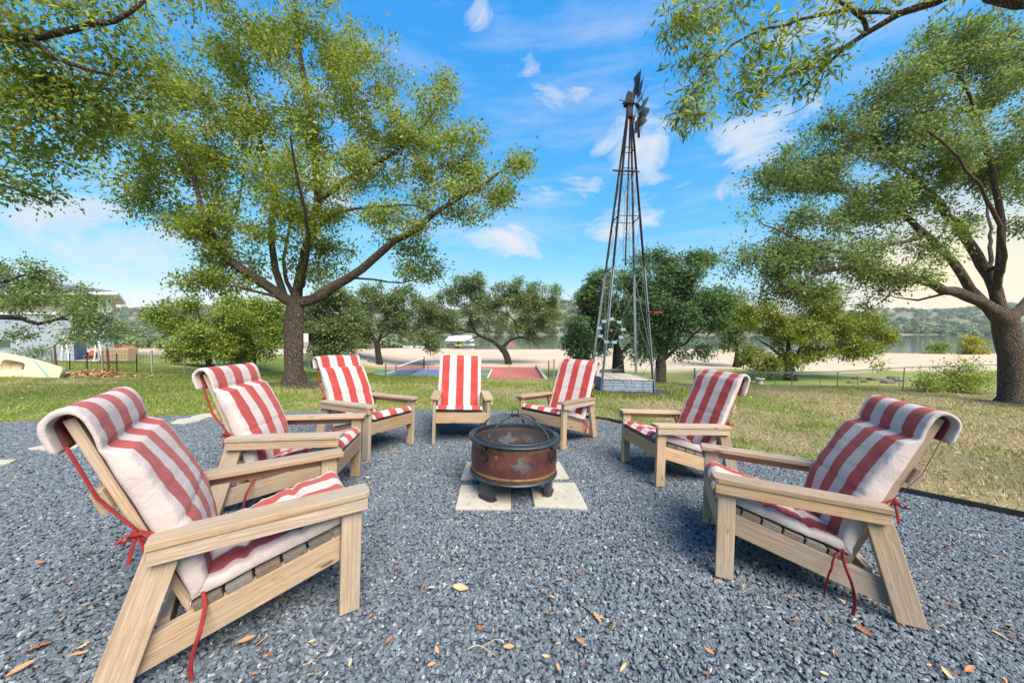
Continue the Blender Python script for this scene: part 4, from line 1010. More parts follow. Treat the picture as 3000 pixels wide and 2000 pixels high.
# foliage hanging in at top left from a tree standing outside the picture
limbs = [([Vector((-8.6,3.9,yard_z(-8.6,3.9)-.1)), Vector((-8.5,3.95,1.6)), Vector((-8.4,4.0,3.0))], .25, .2),
 ([Vector((-8.4,4.0,3.0)), *P(4.6,(-150,130),(0,108),(90,112),(200,92),(330,60),(430,10))], .10, .02),
 ([Vector((-8.4,4.0,2.8)), *P(5.0,(-200,260),(0,205),(150,240),(280,310),(350,370))], .09, .018),
 ([Vector((-8.4,4.0,2.2)), *P(5.6,(-150,520),(0,540),(80,565),(150,600))], .06, .012),
 ([Vector((-8.4,4.0,3.0)), Vector((-8.2,4.5,5.0)), Vector((-7.6,5.2,6.5))], .15, .04),
 (P(4.6,(90,112),(160,170),(260,200),(380,240)), .035, .01)]
bl = [B(110,70,170,130,4.6,95,.6),B(320,60,140,110,4.8,60,.5),B(120,260,190,120,4.9,90,.6),B(300,260,130,110,5.1,50,.5),B(90,420,150,80,5.2,50,.5),B(50,545,110,50,5.6,26,.4),B(420,180,80,120,5.3,26,.4),B(-60,250,120,250,4.6,30,.6),B(250,400,110,60,5.6,18,.4)]
tree('oak_tree', 'leafy oak boughs hanging in at the top left corner', limbs, bl, MAT['leaf_oak'], MAT['bark'], 31, (.075,.034), 38, .16, .004, up=.3, step=.2, thin=-.28, fq=1.4)
# small leaved live oak bough in front of the house
limbs = [([at(-260,1075,12.6), at(-250,1010,12.6), at(-200,960,12.6)], .2, .16),
 (P(12.6,(-200,960),(-60,930),(0,928),(60,932),(110,948),(170,935),(230,905),(275,890)), .13, .025),
 (P(12.6,(-200,960),(-100,880),(0,830),(90,800),(150,790)), .09, .02),(P(12.6,(170,935),(230,940),(290,955),(320,990)), .04, .012)]
bl = [B(40,800,90,60,12.6,38),B(120,850,100,55,12.6,40),B(230,910,90,50,12.5,34),B(310,970,60,50,12.6,22),B(200,1000,70,40,12.6,22),B(60,890,100,40,12.6,20),B(205,795,45,28,12.7,9),B(-60,830,80,90,12.6,20),B(40,985,40,25,12.6,5)]
tree('live_oak_tree', 'live oak bough reaching in front of the grey house at left', limbs, bl, MAT['leaf_live'], MAT['bark_dark'], 41, (.10,.05), 80, .18, .006, up=.3)
# thin drooping boughs at top right
limbs = [([Y(6.6,2.2,-.1), Vector((6.5,2.3,1.5)), Vector((6.3,2.4,3.2))], .3, .26),
 ([Vector((6.3,2.4,3.2)), Vector((5.3,2.75,4.1)), at(2995,-8,3.4), at(2900,-60,3.5)], .19, .09),
 ([at(2900,-60,3.5), at(2830,-40,3.7), at(2752,0,3.8), at(2640,40,4.0), at(2540,95,4.1), at(2474,140,4.2), at(2420,200,4.3), at(2330,270,4.4)], .045, .007),
 (P(4.0,(2640,40),(2480,30),(2300,70),(2150,130),(2040,250),(1990,330)), .022, .005),
 (P(4.2,(2480,130),(2380,190),(2260,240),(2190,320)), .018, .005),
 (P(4.1,(2560,90),(2400,-30),(2200,-60),(2050,-20),(1960,30)), .022, .005),
 (P(4.2,(2420,200),(2380,300),(2300,340)), .008, .003)]
bl = [B(2010,60,90,70,4.0,28,.25),B(2080,190,90,90,4.0,34,.25),B(2030,330,60,60,4.0,22,.2),B(2250,120,90,90,4.1,26,.25),B(2190,260,80,60,4.2,20,.2),B(2400,190,80,70,4.3,18,.2),B(2130,0,120,50,4.0,22,.25),B(2480,30,160,70,4.0,12,.3),B(2340,240,90,40,4.3,10,.2),B(2750,-60,200,60,3.8,14,.3)]
tree('oak_tree', 'thin drooping boughs with narrow leaves at the top right', limbs, bl, MAT['leaf_oak'], MAT['bark'], 51, (.085,.022), 26, .09, .003, up=.1, step=.16, min_r=.002, droop=.04, thin=-9)

# background trees
def gz(x, y): return float(terrain(x, y))
def bg_tree(label, u, v, d, trunk, limbs_px, blobs_px, lm, bk, seed, leaf=(.19,.10), per=60, spread=.30, group='trees beyond the lawn', name='oak_tree', **kw):
    base = at(u, v, d); g_ = gz(base.x, base.y)
    top0 = trunk[0]
    limbs = [([Vector((base.x, base.y, min(g_, base.z)-.1))] + P(d, *trunk), kw.pop('r0', .24), kw.pop('r1', .17))] + [(P(d, *pp), a, b_) for pp, a, b_ in limbs_px]
    bl = [B(*q_[:4], d + (q_[5] if len(q_) > 5 else 0), q_[4]) for q_ in blobs_px]
    return tree(name, label, limbs, bl, lm, bk, seed, leaf, per, spread, kw.pop('twig', .010), group, step=.45, **kw)
def z5(X, Y_): return (1150+X/2.42, 780+Y_/2.42)
bg_tree('crooked live oak with forked trunk beyond the court', 1493, 1088, 33, [z5(815,650), z5(775,580)],
  [([z5(775,580), z5(680,520), z5(590,470), z5(560,400), z5(550,320), (*z5(560,220),)], .17, .05), ([z5(590,475), z5(490,450), z5(380,390), z5(300,375), z5(200,430)], .09, .03),
   ([z5(775,580), z5(840,520), z5(900,500), z5(960,515), z5(1040,565)], .15, .03), ([z5(870,505), z5(880,420), z5(830,350), z5(800,300)], .09, .03), ([z5(590,500), z5(530,525), z5(480,500)], .05, .02), ([z5(880,420), z5(960,340), z5(1060,280)], .06, .02)],
  [(*z5(500,150),55,40,30), (*z5(590,120),45,30,22), (*z5(880,170),65,35,34), (*z5(1050,210),75,40,36), (*z5(400,300),80,45,44), (*z5(560,260),80,45,40), (*z5(760,280),80,50,44), (*z5(960,320),80,50,44), (*z5(1110,360),50,45,26), (*z5(340,420),60,40,26), (*z5(700,420),70,35,22,1.5), (*z5(1000,450),70,40,22,1), (*z5(840,430),60,40,14), (*z5(320,180),30,25,8)],
  MAT['leaf_grey'], MAT['bark_dark'], 61, per=120, spread=.28, fq=.5, thin=-.35, r0=.36, r1=.28)
bg_tree('rounded oak left of the court net', 1113, 1083, 31, [(1110,1050),(1106,1010)], [([(1106,1010),(1085,970),(1070,920),(1060,870)],.13,.03), ([(1108,1005),(1125,950),(1140,900),(1150,860)],.13,.03), ([(1108,1000),(1160,960),(1210,935)],.08,.02)],
  [(1060,920,50,60,40), (1110,870,60,40,36), (1170,885,60,45,38), (1120,940,70,50,44), (1200,950,60,40,32), (1240,985,50,28,18), (1270,1015,30,18,10), (1050,985,40,35,20), (1240,900,45,40,22)], MAT['leaf_grey'], MAT['bark_dark'], 71, per=125, spread=.28, fq=.5, thin=-.35, r0=.30, r1=.24)
bg_tree('pale leafy tree right behind the big oak trunk', 940, 1085, 24, [(940,1050),(945,1000)], [([(945,1000),(930,930),(920,870)],.08,.02), ([(945,1010),(985,950),(1000,890)],.08,.02)],
  [(930,890,60,50,40), (990,880,55,45,38), (920,970,45,60,34), (985,965,60,55,40), (960,1030,50,25,16), (1030,940,35,50,24), (1020,1010,35,25,14)], MAT['leaf_grey'], MAT['bark_dark'], 81, per=120, fq=.6, thin=-.4, r0=.16, r1=.12, spread=.26)
bg_tree('dense dark oak straight behind the windmill tower', 1812, 1086, 23, [(1812,1060),(1812,1035)], [([(1812,1035),(1800,980),(1790,920),(1780,870)],.18,.04), ([(1812,1040),(1845,1010),(1885,975),(1910,930)],.13,.03), ([(1800,990),(1750,950),(1710,920)],.08,.02)],
  [(1730,890,60,45,46), (1700,950,55,50,50), (1690,1010,40,38,30), (1780,860,70,45,50), (1790,940,70,60,56), (1740,1000,60,40,34), (1850,900,60,60,44), (1760,820,50,30,22), (1840,840,60,40,34), (1880,960,50,50,30), (1700,1045,20,15,8)], MAT['leaf_dark'], MAT['bark_dark'], 91, per=135, spread=.26, fq=.5, r0=.40, r1=.33)
bg_tree('full green oak just right of the windmill tower', 1935, 1115, 18, [(1935,1075),(1937,1060)], [([(1937,1062),(1930,1010),(1925,950),(1915,880)],.15,.03), ([(1938,1062),(1955,1010),(1970,960),(1985,900)],.12,.03), ([(1940,1058),(1985,1020),(2030,985),(2070,940)],.10,.025), ([(1960,1000),(2000,880),(2040,800),(2060,760)],.06,.02)],
  [(1920,780,70,40,40), (1850,830,60,40,32), (1990,820,80,60,56), (2060,770,45,30,18), (1920,880,80,60,60), (2050,880,70,60,54), (2000,930,80,50,48), (2090,950,50,55,34), (1890,960,60,40,28), (2080,1020,40,32,20), (1960,1010,50,30,12), (1880,1030,40,25,12), (2110,880,40,50,20), (2010,1040,40,16,8)], MAT['leaf_dark'], MAT['bark'], 101, per=125, fq=.6, leaf=(.15,.075), r0=.30, r1=.24, spread=.24)
bg_tree('low spreading yellow green pecan behind the chain link fence', 2316, 1118, 20, [(2314,1080),(2310,1060)], [([(2310,1062),(2310,1000),(2312,930)],.12,.03), ([(2312,1060),(2380,1030),(2450,1015),(2510,990)],.10,.02), ([(2310,1062),(2260,1020),(2210,990)],.09,.02), ([(2330,1040),(2400,960),(2430,920)],.08,.02)],
  [(2300,910,80,40,46), (2400,890,70,40,42), (2220,960,80,50,50), (2330,980,90,55,60), (2450,950,80,50,50), (2540,950,60,45,36), (2200,1040,60,32,30), (2300,1060,70,25,26), (2420,1040,80,30,36), (2520,1030,60,40,34), (2560,1080,50,22,16), (2170,900,50,40,20), (2600,990,20,35,10), (2240,1085,50,12,8)], MAT['leaf_pecan'], MAT['bark_dark'], 111, per=125, fq=.6, leaf=(.16,.06), r0=.24, r1=.2, spread=.22, name='pecan_tree')
bg_tree('bright green tree behind the wire fence at left', 615, 1085, 17, [(612,1050),(608,1020)], [([(608,1020),(590,960),(580,900)],.06,.02), ([(610,1020),(650,950),(660,890)],.06,.02), ([(608,1025),(540,985),(490,970)],.05,.015)],
  [(570,890,70,30,34), (640,885,60,34,30), (520,930,70,45,46), (620,940,80,55,60), (470,990,60,40,36), (560,1000,80,40,46), (650,1010,60,40,34), (440,1020,40,25,16), (560,1045,60,22,16), (690,930,40,50,24)], MAT['leaf_lime'], MAT['bark_dark'], 121, per=100, fq=.7, thin=-.06, leaf=(.13,.065), r0=.12, r1=.1, spread=.22)
bg_tree('yellow green thicket tree touching the big oak trunk at left', 745, 1085, 19, [(745,1060),(745,1030)], [([(745,1030),(730,960),(720,900)],.05,.02), ([(745,1035),(780,970),(790,900)],.05,.02)],
  [(720,905,55,36,30), (785,900,50,36,30), (740,950,70,50,50), (800,970,40,60,34), (720,1020,55,40,32), (780,1040,45,30,20), (690,1050,40,22,10)], MAT['leaf_lime'], MAT['bark_pale'], 131, per=100, fq=.7, thin=-.06, leaf=(.13,.065), r0=.10, r1=.08, spread=.22)
bg_tree('bright olive tree low in the gap left of the pecan', 2160, 1065, 27, [(2160,1045),(2160,1030)], [([(2160,1030),(2150,980),(2160,920)],.10,.03)],
  [(2150,900,50,50,30), (2190,930,50,50,26), (2150,960,45,50,24), (2170,1010,50,30,16)], MAT['leaf_grey'], MAT['bark_dark'], 141, per=95, r0=.2, r1=.14)
def bush(label, u, v, d, blobs_px, lm, seed, name='bush', leaf=(.07,.035), per=50, spread=.14, group=None, cat='bush'):
    base = at(u, v, d); base.z = gz(base.x, base.y) - .03
    limbs = [([base, base + Vector((.02,0,.12)), base + Vector((0,.03,.25))], .04, .02)]
    for k in range(5):
        q_ = blobs_px[k % len(blobs_px)]; limbs.append(([base + Vector((0,0,.08)), base.lerp(at(q_[0], q_[1], d), .5) + Vector((0,0,.1)), at(q_[0], q_[1], d)], .018, .006))
    return tree(name, label, limbs, [B(*q_[:4], d, q_[4]) for q_ in blobs_px], lm, MAT['bark_pale'], seed, leaf, per, spread, .004, group, step=.2, flare=False, cat=cat, min_r=.003)
bush('wide light green bush by the chain link fence near the right oak', 2790, 1150, 11.6, [(2720,1110,50,30,26),(2800,1090,60,30,30),(2860,1110,50,35,26),(2760,1130,60,22,22),(2830,1135,50,20,18),(2720,1070,35,16,6),(2800,1060,40,14,6)], MAT['leaf_lime'], 151)
bush('small dark green shrub at the foot of the grey house', 100, 1070, 16, [(90,1030,30,20,16),(120,1040,25,22,14),(60,1050,30,14,8)], MAT['leaf_live'], 161)
bush('low weedy clump on the sand behind the court', 1078, 1078, 31, [(1070,1068,18,10,10),(1085,1066,16,10,10)], MAT['leaf_lime'], 171, leaf=(.12,.05), spread=.2)
bg_tree('small round yellow tree on the lake shore by the right oak', 2850, 1052, 52, [(2850,1040),(2850,1030)], [([(2850,1030),(2850,1000)],.08,.03)], [(2850,1015,30,24,30),(2835,1030,26,16,16),(2862,1035,26,14,16),(2850,995,18,12,10)], MAT['leaf_yellow'], MAT['bark_dark'], 181, leaf=(.32,.16), per=44, spread=.35, r0=.15, r1=.12, group='small trees at the water edge')
bg_tree('pair of small lime trees on the spit in the lake', 2740, 1045, 56, [(2740,1035),(2740,1025)], [([(2740,1025),(2760,1010)],.06,.03)], [(2740,1015,16,12,12),(2765,1015,10,14,10),(2720,1035,24,8,12),(2755,1038,26,8,12)], MAT['leaf_lime'], MAT['bark_dark'], 191, leaf=(.3,.15), per=40, spread=.3, r0=.12, r1=.1, group='small trees at the water edge')

# woods on the far bank and hills
puffs = []
rngf = np.random.default_rng(7)
def puff_mesh(k):
    r_ = np.random.default_rng(k+40); n = 170; d = r_.normal(size=(n,3)); d /= np.linalg.norm(d,axis=1)[:,None]; d[:,2] = np.abs(d[:,2])*.9 - .12
    rad_ = .72+.28*r_.random(n); c = d*rad_[:,None]*(1+.25*np.sin(d[:,:1]*4+k)); t1_ = np.cross(d, r_.normal(size=(n,3))); t1_ /= np.linalg.norm(t1_,axis=1)[:,None]; t2_ = np.cross(d, t1_) + d*.4; s_ = .20
    V = np.stack([c-t1_*s_, c-t2_*s_*.6, c+t1_*s_, c+t2_*s_*.6],1).reshape(-1,3); return V, np.arange(4*n).reshape(n,4)
PM = [puff_mesh(k) for k in range(6)]
def woods(name, label, pts, sizes, mat):
    VV, FF, vb = [], [], 0
    for (x, y), s_ in zip(pts, sizes):
        V, Fq_ = PM[rngf.integers(6)]; a = rngf.random()*6.28; ca, sa = math.cos(a), math.sin(a)
        W = V*np.array((s_*rngf.uniform(.85,1.3), s_*rngf.uniform(.85,1.3), s_*rngf.uniform(.75,1.15))); W = np.stack([W[:,0]*ca-W[:,1]*sa, W[:,0]*sa+W[:,1]*ca, W[:,2]],1)
        VV.append(W+np.array((x, y, gz(x, y)+s_*.3))); FF.append(Fq_+vb); vb += len(V)
    return tag(ob(name, mesh_np(name, np.concatenate(VV), np.concatenate(FF), False, mat)), label, 'woods', None, 'stuff')
n = 2300; py = rngf.uniform(258, 470, n)**1.0; pxx = rngf.uniform(-1.75, 1.85, n)*py
woods('hillside_woods', 'scrubby woods covering the hills across the lake', np.stack([pxx, py],1), rngf.uniform(2.6, 5.2, n), MAT['leaf_hill'])
n = 420; pxx = rngf.uniform(-440, 480, n); py = 258 + .02*pxx + rngf.uniform(0, 12, n)
woods('shore_thicket', 'pale green thicket along the far shore', np.stack([pxx, py],1), rngf.uniform(2.0, 4.6, n), MAT['leaf_grey'])
n = 160; pxx = rngf.uniform(-70, -26, n); py = rngf.uniform(60, 95, n)
woods('near_shore_thicket', 'green thicket on the shore behind the left trees', np.stack([pxx, py],1), rngf.uniform(1.2, 2.6, n), MAT['leaf_hill'])

# ---------------------------------------------------------------- court, net, hoop
CZ = -1.88
def sheet(name, x0, x1, y0, y1, z, mat, label):
    mb = MB(); mb.box((x0,y0,z-.3 if name == 'court_slab' else z-.003),(x1,y1,z)); o = part(name, mb, mat, None); o['kind'] = 'structure'; o['label'] = label; return o
MAT['court_red'] = M_noise('court_red', (.40,.105,.085), (.47,.14,.115), .6, .85, .1, 40)
MAT['court_green'] = M_noise('court_green', (.075,.16,.085), (.105,.20,.11), .6, .85, .1, 40)
MAT['court_blue'] = M_noise('court_blue', (.075,.125,.24), (.10,.16,.29), .6, .85, .1, 40)
MAT['white'] = M_noise('white_paint', (.66,.66,.65), (.76,.76,.75), 3, .7, .1, 40)
MAT['concrete'] = M_noise('concrete', (.36,.335,.30), (.46,.43,.39), 2, .9, .2, 30)
court = sheet('court_slab', -15.0, 2.0, 20.2, 30.2, CZ, MAT['court_red'], 'red sports court surface below the lawn')
sheet('court_green', -12.7, -1.6, 21.9, 28.4, CZ+.007, MAT['court_green'], 'green playing area of the court'); sheet('court_blue', -9.1, -5.05, 21.95, 28.35, CZ+.014, MAT['court_blue'], 'blue middle zone of the court')
mb = MB()
for (x0,x1,y0,y1) in ((-12.72,-12.64,21.9,28.4),(-1.66,-1.58,21.9,28.4),(-9.14,-9.06,21.9,28.4),(-5.09,-5.01,21.9,28.4),(-12.7,-1.6,21.86,21.94),(-12.7,-1.6,28.36,28.44),(-12.7,-9.1,25.1,25.18),(-5.05,-1.6,25.1,25.18)): mb.box((x0,y0,CZ+.016),(x1,y1,CZ+.022))
o = part('court_lines', mb, MAT['white'], None); o['kind'] = 'structure'; o['label'] = 'white lines painted on the court'
mb = MB(); mb.box((2.0,20.2,CZ-.3),(2.18,30.2,CZ+.22)); tag(part('court_kerb', mb, MAT['concrete'], None, .01), 'low concrete kerb along the right end of the red court', 'kerb')
mb = MB(); mb.prism([(-16.3,18.6),(-16.0,18.6),(-14.85,30.2),(-15.2,30.2)], CZ-.3, CZ+.45); tag(part('court_kerb', mb, MAT['concrete'], None, .01), 'low concrete wall along the left end of the court behind the big oak', 'kerb')
net = empty('court_net', Vector((-7.15, 21.6, CZ)), 'sports net with white top band across the blue court', 'net')
for y_ in (.1, 7.0):
    mb = MB(); mb.tube([(0,y_,0),(0,y_,1.0)], .055, 8); part('post', mb, MAT['steel'] if y_ < 1 else MAT['blackmetal'], net)
mb = MB(); mb.box((-.02,.1,.86),(.02,7.0,.94)); part('top_band', mb, MAT['white'], net)
mb = MB()
for k in range(35): mb.box((-.006,.2*k+.1,.06),(.006,.2*k+.112,.86))
for k in range(5): mb.box((-.006,.1,.08+k*.17),(.006,7.0,.094+k*.17))
o = part('netting', mb, MAT['blackmetal'], net); o['kind'] = 'stuff'
bench = empty('court_bench', Vector((-9.3, 19.7+2.2, CZ+.02)), 'small dark bench standing on the green part of the court', 'bench')
mb = MB(); mb.box((-.55,-.17,.40),(.55,.17,.44)); part('seat', mb, MAT['blackmetal'], bench)
for s in (-1, 1):
    mb = MB(); mb.bar((s*.45,-.15,0),(s*.45,-.15,.4),.03); mb.bar((s*.45,.15,0),(s*.45,.15,.4),.03); part('leg', mb, MAT['blackmetal'], bench)
hp = at(897, 1075, 21.5); hoop = empty('basketball_hoop', Vector((hp.x, 21.5, CZ)), 'basketball hoop half hidden by the big oak trunk', 'hoop')
zr = at(893, 1003, 21.5).z - CZ
mb = MB(); mb.tube([(.15,.25,0),(.02,.05,zr-.1)], .05, 8); part('pole', mb, MAT['steel'], hoop)
mb = MB(); mb.box((-.62,.02,zr-.15),(.14,.06,zr+.55)); part('backboard', mb, MAT['white'], hoop)
mb = MB(); mb.tube([(.23*math.cos(a)+.05,-.27+.23*math.sin(a),zr) for a in np.linspace(0,2*PI,18,endpoint=False)], .022, 6, closed=True); part('rim', mb, M_noise('orange_paint',(.6,.12,.05),(.7,.16,.07)), hoop)
mb = MB()
for k in range(12):
    a = 2*PI*k/12
    for da in (-.4,.4): mb.tube([(.05+.23*math.cos(a),-.27+.23*math.sin(a),zr),(.05+.15*math.cos(a+da),-.27+.15*math.sin(a+da),zr-.4)], .012, 4)
o = part('net', mb, MAT['white'], hoop); o['kind'] = 'stuff'

# ---------------------------------------------------------------- fences
def post(u, v0, v1, d, w, mat, name, label, group, rnd_=False, lean=0.0):
    a = at(u+lean, v0, d); b = at(u, v1, d); mb = MB(); g_ = gz(a.x, a.y); a.z = min(a.z, g_) - .15
    w *= .62
    if rnd_: mb.tube([a - a, b - a], w/2, 8)
    else: mb.bar(a - a, b - a, w, w)
    return tag(part(name, mb, mat, None, .004 if not rnd_ else 0, Matrix.Translation(a)), label, 'fence post', group)
GP = 'fence posts along the lawn edge'
MAT['greywood'] = wood_mat('grey_post', (.22,.18,.14), (.32,.27,.22), (.27,.25,.23), .8)
for (u, v1, where) in ((1130,1066,'left of the court net'),(1254,1067,'in front of the blue court'),(1493,1069,'in front of the crooked oak'),(1690,1061,'left of the windmill'),(1920,1075,'right of the windmill'),(2035,1078,'behind the second chair from the right')):
    post(u, 1120, v1, 11.9, .06, MAT['greywood'], 'fence_post', 'thin weathered fence post '+where, GP)
gate = empty('yard_gate', at(1615,1118,11.8), 'narrow dark wire gate between two posts at the lawn edge', 'gate')
go_ = gate.location.copy(); go_.z = gz(go_.x, go_.y); gate.location = go_
hgt = at(1615,1056,11.8).z - go_.z
for s in (-.09, .09):
    mb = MB(); mb.bar((s,0,-.1),(s,0,hgt+ (.05 if s > 0 else 0)), .045 if s > 0 else .03); part('post', mb, MAT['rust'] if s < 0 else MAT['greywood'], gate)
mb = MB()
for k in range(9): mb.box((-.09,-.003,.05+k*(hgt-.1)/8),(.09,.003,.056+k*(hgt-.1)/8))
part('wire', mb, MAT['steel'], gate)
mb = MB()
L0, L1 = at(1130,1110,11.9), at(2060,1110,11.9)
for k in range(4):
    zt = .05+k*.14
    mb.tube([(x, 11.9, gz(x, 11.9)+zt) for x in np.linspace(L0.x, L1.x, 8)], .002, 4)
tag(part('fence_wires', mb, MAT['steel'], None), 'thin wires strung between the lawn edge posts', 'wire fence')
# wire mesh fence at left
GL_ = 'posts of the left wire fence'
MAT['tpost'] = M_noise('rusty_post', (.10,.035,.028), (.15,.055,.045), 8, .8, .2, 40)
for (u, v0, v1, w, m, ln, lab) in ((150,1068,1024,.05,'greywood',3,'short grey fence post beside the boat hull'),(159,1068,1010,.055,'tpost',7,'leaning rust red fence post behind the boat hull'),(204,1088,1035,.03,'blackmetal',0,'thin black fence stake near the leaf pile'),(255,1088,1032,.03,'blackmetal',0,'thin black fence stake in front of the patio'),(299,1088,1028,.06,'greywood',1,'dark fence post beside the house pillar'),
        (314,1107,1021,.055,'tpost',7,'tall leaning rust red fence post at the leaf pile'),(342,1082,1035,.03,'blackmetal',0,'thin black fence stake under the patio edge'),(400,1098,1036,.03,'blackmetal',0,'thin black fence stake before the white post'),(444,1105,1026,.06,'concrete',3,'pale grey fence post left of the bright green tree'),(540,1108,1050,.06,'greywood',2,'grey wooden fence post behind the second chair'),(635,1100,1055,.06,'greywood',0,'short grey fence post under the bright green tree')):
    post(u, v0, v1, 10.3, w, MAT[m], 'fence_post', lab, GL_, lean=ln)
mb = MB(); xa_, xb_ = at(160,1080,10.3).x, at(830,1080,10.3).x
for k in range(9): mb.tube([(x, 10.3, gz(x,10.3)+.03+k*.075) for x in np.linspace(xa_, xb_, 10)], .0018, 4)
for k in range(int((xb_-xa_)/.09)):
    x = xa_ + k*.09; mb.tube([(x,10.3,gz(x,10.3)),(x,10.3,gz(x,10.3)+.64)], .0016, 4)
o = tag(part('wire_mesh_fence', mb, MAT['blackmetal'], None), 'fine dark wire mesh fence across the left yard', 'wire fence', None)
# chain link fence at right
GR = 'posts of the chain link fence'
for (u, v0, v1, d, ln, lab) in ((2320,1135,1088,12.4,0,'chain link post in front of the pecan trunk'),(2455,1137,1088,12.2,-3,'chain link post right of the pecan trunk'),(2650,1145,1075,11.9,-6,'tall dark chain link post left of the green bush')):
    post(u, v0, v1, d, .05, MAT['steel'], 'fence_post', lab, GR, True, ln)
for (u, v0, v1, lab) in ((2200,1115,1090,'leaning post of the far chain link fence near the planter'),(2268,1120,1092,'far chain link post left of the pecan trunk'),(2400,1132,1095,'far chain link post below the pecan boughs'),(2510,1128,1098,'leaning far chain link post right of the pecan'),(2632,1128,1103,'farthest leaning chain link post beside the tall one')):
    post(u, v0, v1, 14.5, .045, MAT['steel'], 'fence_post', lab, 'posts of the farther chain link fence', True, 6)
rails = [at(2160,1091,12.6), at(2320,1089,12.4), at(2455,1088,12.2), at(2650,1076,11.9), at(2820,1070,11.7), at(3060,1064,11.5)]
mb = MB(); mb.tube(rails, .017, 6); cl = part('chain_link_fence', mb, MAT['steel'], None); tag(cl, 'sagging chain link fence with top rail along the right lawn', 'chain link fence')
mb = MB()
for i in range(len(rails)-1):
    a, b = rails[i], rails[i+1]; n_ = int((b-a).length/.11)
    for k in range(n_):
        p_ = a.lerp(b, k/n_); gzz = gz(p_.x, p_.y)
        for s in (-.5, .5):
            e_ = p_ + (b-a).normalized()*s; mb.tube([p_, (e_.x, e_.y, gzz+.02)], .0013, 3, cap=False)
o = part('chain_mesh', mb, MAT['steel'], cl); o['kind'] = 'stuff'
mb = MB(); mb.tube([at(2170,1090,14.5), at(2268,1093,14.5), at(2400,1096,14.5), at(2510,1098,14.5), at(2640,1104,14.5)], .014, 6); tag(part('fence_rail', mb, MAT['steel'], None), 'top rail of the farther chain link fence', 'fence rail')

# ---------------------------------------------------------------- house at left
HD = 22.0
def hz(u, v, d=HD): p = at(u, v, d); return p
t = NT('grey_brick'); v = t.coord('Object'); bt = t.n.new('ShaderNodeTexBrick'); t.l.new(v, bt.inputs['Vector'])
sw_ = t.n.new('ShaderNodeSeparateXYZ'); cb = t.n.new('ShaderNodeCombineXYZ'); t.l.new(v, sw_.inputs[0]); t.l.new(sw_.outputs[0], cb.inputs[0]); t.l.new(sw_.outputs[2], cb.inputs[1]); t.l.new(cb.outputs[0], bt.inputs['Vector'])
bt.inputs['Scale'].default_value = 1.0; bt.inputs['Brick Width'].default_value = .42; bt.inputs['Row Height'].default_value = .13; bt.inputs['Mortar Size'].default_value = .012
bt.inputs['Color1'].default_value = (.30,.335,.385,1); bt.inputs['Color2'].default_value = (.36,.395,.445,1); bt.inputs['Mortar'].default_value = (.22,.25,.29,1)
t.bump(bt.outputs['Fac'], .4, .01); MAT['gbrick'] = t.fin(bt.outputs['Color'], .85)
MAT['roof'] = M_noise('asphalt_shingle', (.10,.115,.12), (.16,.175,.18), 4, .9, .5, 30)
MAT['tan'] = M_noise('tan_siding', (.40,.33,.25), (.48,.40,.31), 2, .85, .2, 30)
t = NT('window_glass'); MAT['glass'] = t.fin((.06,.10,.095), .06, 0, .6)
gx0 = hz(-520,1070).x; gx1 = hz(218,1070).x; zb = gz(gx1, HD) - .3
z_f1 = hz(0,921).z; z_ev = hz(300,858).z
house = empty('house', Vector((gx1, HD, gz(gx1, HD))), 'grey brick two storey house at the left edge behind the oak bough', 'house')
hm = lambda x, y, z: (x-gx1, y-HD, z-gz(gx1, HD))
def hbox(name, lo, hi, mat, parent=None, bev=0):
    mb = MB(); k = .97*hi[1]/lo[1] if hi[1]-lo[1] > 3 else 1.0          # the house turns away behind its right corner
    pl_ = [hm(lo[0],lo[1],0)[:2], hm(hi[0],lo[1],0)[:2], hm(hi[0]*k,hi[1],0)[:2], hm(lo[0]-(3 if k != 1 else 0),hi[1],0)[:2]]
    mb.prism(pl_, hm(0,0,lo[2])[2], hm(0,0,hi[2])[2]); return part(name, mb, mat, parent or house, bev)
hbox('wall', (gx0, HD, zb), (gx1, HD+7, z_f1), MAT['gbrick'])
hbox('floor_band', (gx0, HD-.06, z_f1), (hz(312,900).x, HD+7, z_f1+.14), MAT['white'])
ux1 = hz(316,900).x
hbox('upper_wall', (gx0, HD+.25, z_f1+.142), (hz(238,900).x, HD+7, z_ev), MAT['tan'])
hbox('upper_wall', (hz(238,900,HD+2.2).x+.002, HD+2.2, z_f1+.142), (hz(300,900,HD+2.2).x, HD+7, z_ev-.002), MAT['tan'])
wn = hbox('window', (hz(247,900,HD+2.1).x, HD+2.13, z_f1+.5), (hz(286,900,HD+2.1).x, HD+2.198, z_ev-.25), MAT['white']); hbox('pane', (hz(250,900,HD+2.1).x, HD+2.11, z_f1+.55), (hz(283,900,HD+2.1).x, HD+2.128, z_ev-.3), MAT['glass'], wn)
for u in (291, 316): hbox('porch_post', (hz(u,900).x-.09, HD-.02, z_f1+.142), (hz(u,900).x+.09, HD+.16, z_ev-.004), MAT['white'])
wn = hbox('window', (hz(-60,1000).x, HD-.05, hz(0,1021).z), (hz(50,1000).x, HD+.05, hz(0,993).z), MAT['white'])
for (a_, b_) in ((-58,-14),(-11,34)): hbox('pane', (hz(a_,1000).x, HD-.065, hz(0,1019).z), (hz(b_,1000).x, HD-.052, hz(0,995).z), MAT['glass'], wn)
hbox('shutter', (hz(35,1000).x+.02, HD-.075, hz(0,1020).z), (hz(50,1000).x, HD-.053, hz(0,994).z), MAT['gbrick'], wn)
px0, px1 = hz(280,1020).x, hz(304,1020).x
hbox('pillar', (px0, HD+.1, zb), (px1, HD+.6, z_f1-.002), MAT['gbrick'])
hbox('porch_slab', (gx1+.002, HD-1.2, zb), (hz(350,1060).x, HD+6, gz(gx1,HD)+.10), MAT['concrete'])
